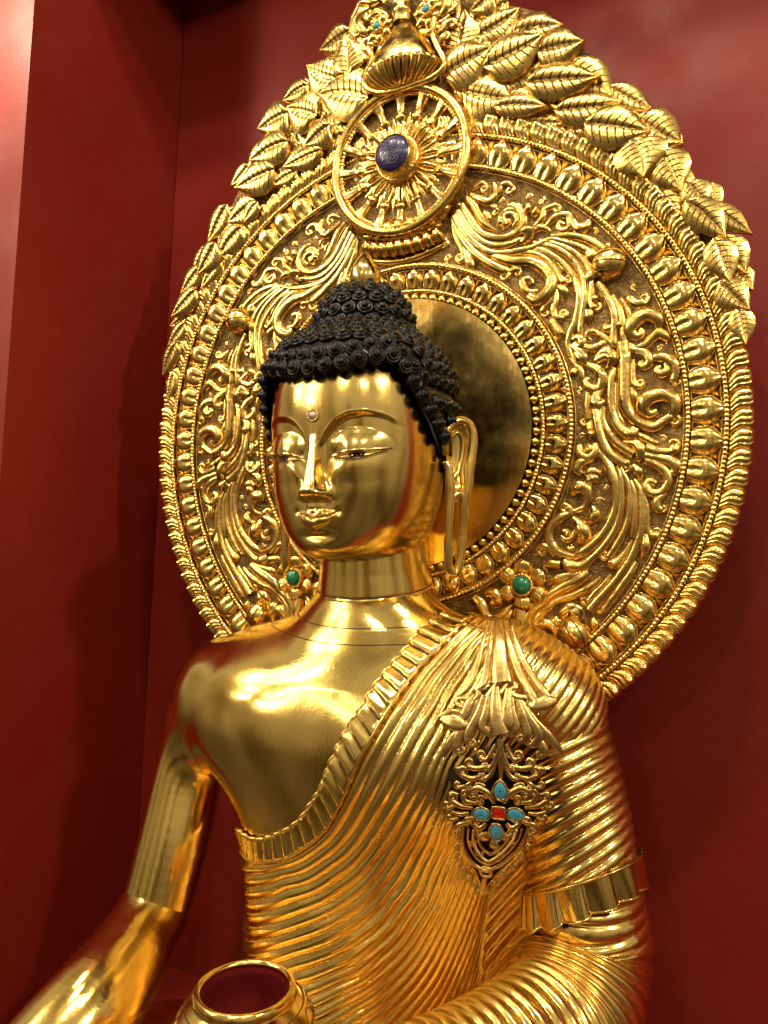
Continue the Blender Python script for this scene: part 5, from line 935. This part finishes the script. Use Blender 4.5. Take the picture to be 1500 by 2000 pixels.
# snail-shell curl: stepped cone with a nub
def curl_mesh():
    R=.0138; prof=[(1.0,-.25),(1.0,.10),(.93,.26),(.82,.28),(.72,.16),(.70,.40),(.64,.52),(.52,.53),(.44,.40),(.42,.68),(.34,.82),(.20,.87),(.05,.88)]
    n=14; th=np.linspace(0,2*np.pi,n,endpoint=False); V=[]
    for r,h in prof:
        for a in th: V.append((R*r*math.cos(a),R*r*math.sin(a),R*(h+.05*math.cos(a))))
    return mesh('curl',np.array(V),gridF(len(prof),n,False,True),M_hair)
CM=curl_mesh(); spots=[]
zrow=-.095; k=0
def put(P,N,sc): spots.append((np.array(P),np.array(N),sc))
for r in range(40):
    z=-.104+.0240*r
    if z>.055: break
    m=int(round(2*math.pi*.156/.0270))
    for i in range(m):
        th=2*math.pi*(i+.5*(r%2))/m-math.pi
        if z>=float(hair_low(np.array(th)))-.003:
            x,y=hsurf(np.array(th),np.array(z)); put((float(x),float(y),z),(float(x)*1.0,float(y)-YC,.015),1)
dome_rows=[.073,.093,.111,.126,.138,.148]
spots=[q for q in spots if not (q[0][2]>.035)]
for r,z in enumerate([.052]+dome_rows):
    thv=np.linspace(-np.pi,np.pi,2000); x,y=hsurf(thv,np.full(2000,z)); L_=np.concatenate([[0],np.cumsum(np.hypot(np.diff(x),np.diff(y)))]); m=int(round(L_[-1]/.0268))
    for i in range(m):
        t_=np.interp((i+.5*(r%2))*L_[-1]/m,L_,thv); x,y=hsurf(np.array(t_),np.array(z)); x2,y2=hsurf(np.array(t_),np.array(z+.004))
        zz=max(z,float(hair_low(np.array(t_)))+.010) if r==0 else z
        if r==1 and abs(zz-float(hair_low(np.array(t_)))-.010)<.010: zz+=.006
        out=np.array([float(x),float(y)-YC]); out/=np.linalg.norm(out); slope=-(math.hypot(x2,y2-YC)-math.hypot(x,y-YC))/.004
        put((float(x),float(y),zz),(out[0],out[1],slope*.8+.12),1)
# one row of curls follows the hairline down to the ears; the others give way to it
ths=np.radians(np.linspace(-106,106,3000)); lo=hair_low(ths)+.009; x,y=hsurf(ths,lo); L_=np.concatenate([[0],np.cumsum(np.sqrt(np.diff(x)**2+np.diff(y)**2+np.diff(lo)**2))])
line=[]
for g_ in np.linspace(0,L_[-1],int(L_[-1]/.0255)):
    t_=np.interp(g_,L_,ths); z_=float(hair_low(np.array(t_)))+.009; x_,y_=hsurf(np.array(t_),np.array(z_)); line.append((np.array((float(x_),float(y_),z_)),np.array((float(x_),float(y_)-YC,.02)),1))
ths=np.radians(np.linspace(-58,58,2000)); lo=hair_low(ths)+.0285; x,y=hsurf(ths,lo); L_=np.concatenate([[0],np.cumsum(np.sqrt(np.diff(x)**2+np.diff(y)**2+np.diff(lo)**2))])
for g_ in np.linspace(.012,L_[-1]-.012,int(L_[-1]/.0258)):
    t_=np.interp(g_,L_,ths); z_=float(hair_low(np.array(t_)))+.0285; x_,y_=hsurf(np.array(t_),np.array(z_)); line.append((np.array((float(x_),float(y_),z_)),np.array((float(x_),float(y_)-YC,.05)),1))
EC=[np.array((s_*.168,-.140,-.060)) for s_ in (1,-1)]
line=[q for q in line if min(np.linalg.norm((q[0]-e_)/np.array((1,1,1.5))) for e_ in EC)>.030]
spots=[q for q in spots if min(np.linalg.norm((q[0]-e_)/np.array((1,1,1.5))) for e_ in EC)>.030]
LP=np.array([q[0] for q in line]); spots=[q for q in spots if np.linalg.norm(LP-q[0],axis=1).min()>.0185 and q[0][2]>float(hair_low(np.array(math.atan2(q[0][0],-(q[0][1]-YC)))))+.004]+line
for r,(R_,z) in enumerate([(.0825,.155),(.0795,.176),(.0715,.196),(.0580,.2140),(.038,.229)]):
    m=int(round(2*math.pi*R_/.0268))
    for i in range(m):
        t_=2*math.pi*(i+.5*(r%2))/m; put((R_*math.sin(t_),-.156-R_*math.cos(t_),z),(math.sin(t_),-math.cos(t_),.15+.28*r),.98 if r<4 else .85)
camv=np.array(CAM)
def facing(q): d=camv-q[0]; return float(unit(d)@unit(q[1]))
spots.sort(key=facing,reverse=True)
def curl_mw(q):
    n=Vector(q[1]).normalized(); return Matrix.Translation(q[0])@n.to_track_quat('Z','Y').to_matrix().to_4x4()@Matrix.Rotation(random.uniform(0,6.28),4,'Z')@Matrix.Scale(q[2]*random.uniform(.94,1.06),4)
rest=[]
base=np.empty(len(CM.vertices)*3,np.float32); CM.vertices.foreach_get('co',base); base=base.reshape(-1,3); bF=gridF(13,14,False,True)
for i,q in enumerate(spots):
    if i<296: link('curl',CM,HAIR,curl_mw(q))
    else:
        m=np.array(curl_mw(q)); rest.append((base@m[:3,:3].T+m[:3,3],bF))
if rest:
    V,F=join(rest); o=obj('rear_curls',V,F,M_hair,HAIR); o['kind']='stuff'
V,F=lathe(cr(np.array([(.0235,.232),(.0265,.244),(.0270,.254),(.0242,.266),(.0165,.280),(.0075,.292),(.0006,.300)]),5),36,(0,-.156,0)); fin=obj('topknot_finial',V,F,M_body,ST); fin['label']='small pointed gold bud on the crown of the head'
# ------------------------------------------------------------------ alms bowl
BX,BY,BZ=.0,-.475,-.787; KB=.68
BW=empty('alms_bowl',(BX,BY,BZ-.11)); tag(BW,'gold alms bowl with dark red lining held before the robe','bowl')
pr=[(.001,-.160),(.05,-.158),(.09,-.140),(.122,-.105),(.134,-.070),(.130,-.045),(.118,-.026),(.105,-.014),(.098,-.008)]
V,F=lathe(cr(np.array(pr),5)*KB,90,(BX,BY,BZ)); obj('bowl_body',V,F,M_body,BW)
V,F=lathe(cr(np.array([(.098,-.010),(.096,-.004),(.097,.003),(.094,.010),(.088,.012),(.083,.008),(.082,.0)]),5)*KB,90,(BX,BY,BZ)); RIM=obj('bowl_rim',V,F,M_body,BW)
V,F=lathe(cr(np.array([(.082,.001),(.083,-.012),(.092,-.04),(.096,-.07),(.085,-.11),(.04,-.13),(.001,-.132)]),5)*KB,90,(BX,BY,BZ)); obj('bowl_lining',V,F,M_wine,BW)
thb=np.linspace(0,2*np.pi,120,endpoint=False)
for r_,z_ in ((.1115,-.0185),(.1315,-.047)):
    V,F=tube(np.stack([BX+KB*r_*np.cos(thb),BY+KB*r_*np.sin(thb),np.full(120,BZ+KB*z_)],1),.0008,5,True); obj('bowl_line',V,F,M_line,BW)
for k in range(16):
    a=2*math.pi*k/16; P=[]
    for t in np.linspace(0,1,14):
        aa=a+(t-.5)*2*math.pi/16; zz=-.045+.020*math.sin(math.pi*t); rr_=np.interp(zz,[-.047,-.026,-.0185],[.1325,.1190,.1100]); P.append((BX+KB*rr_*math.cos(aa),BY+KB*rr_*math.sin(aa),BZ+KB*zz))
    V,F=tube(P,.0007,5); obj('bowl_engraving',V,fixquads(F),M_line,BW)
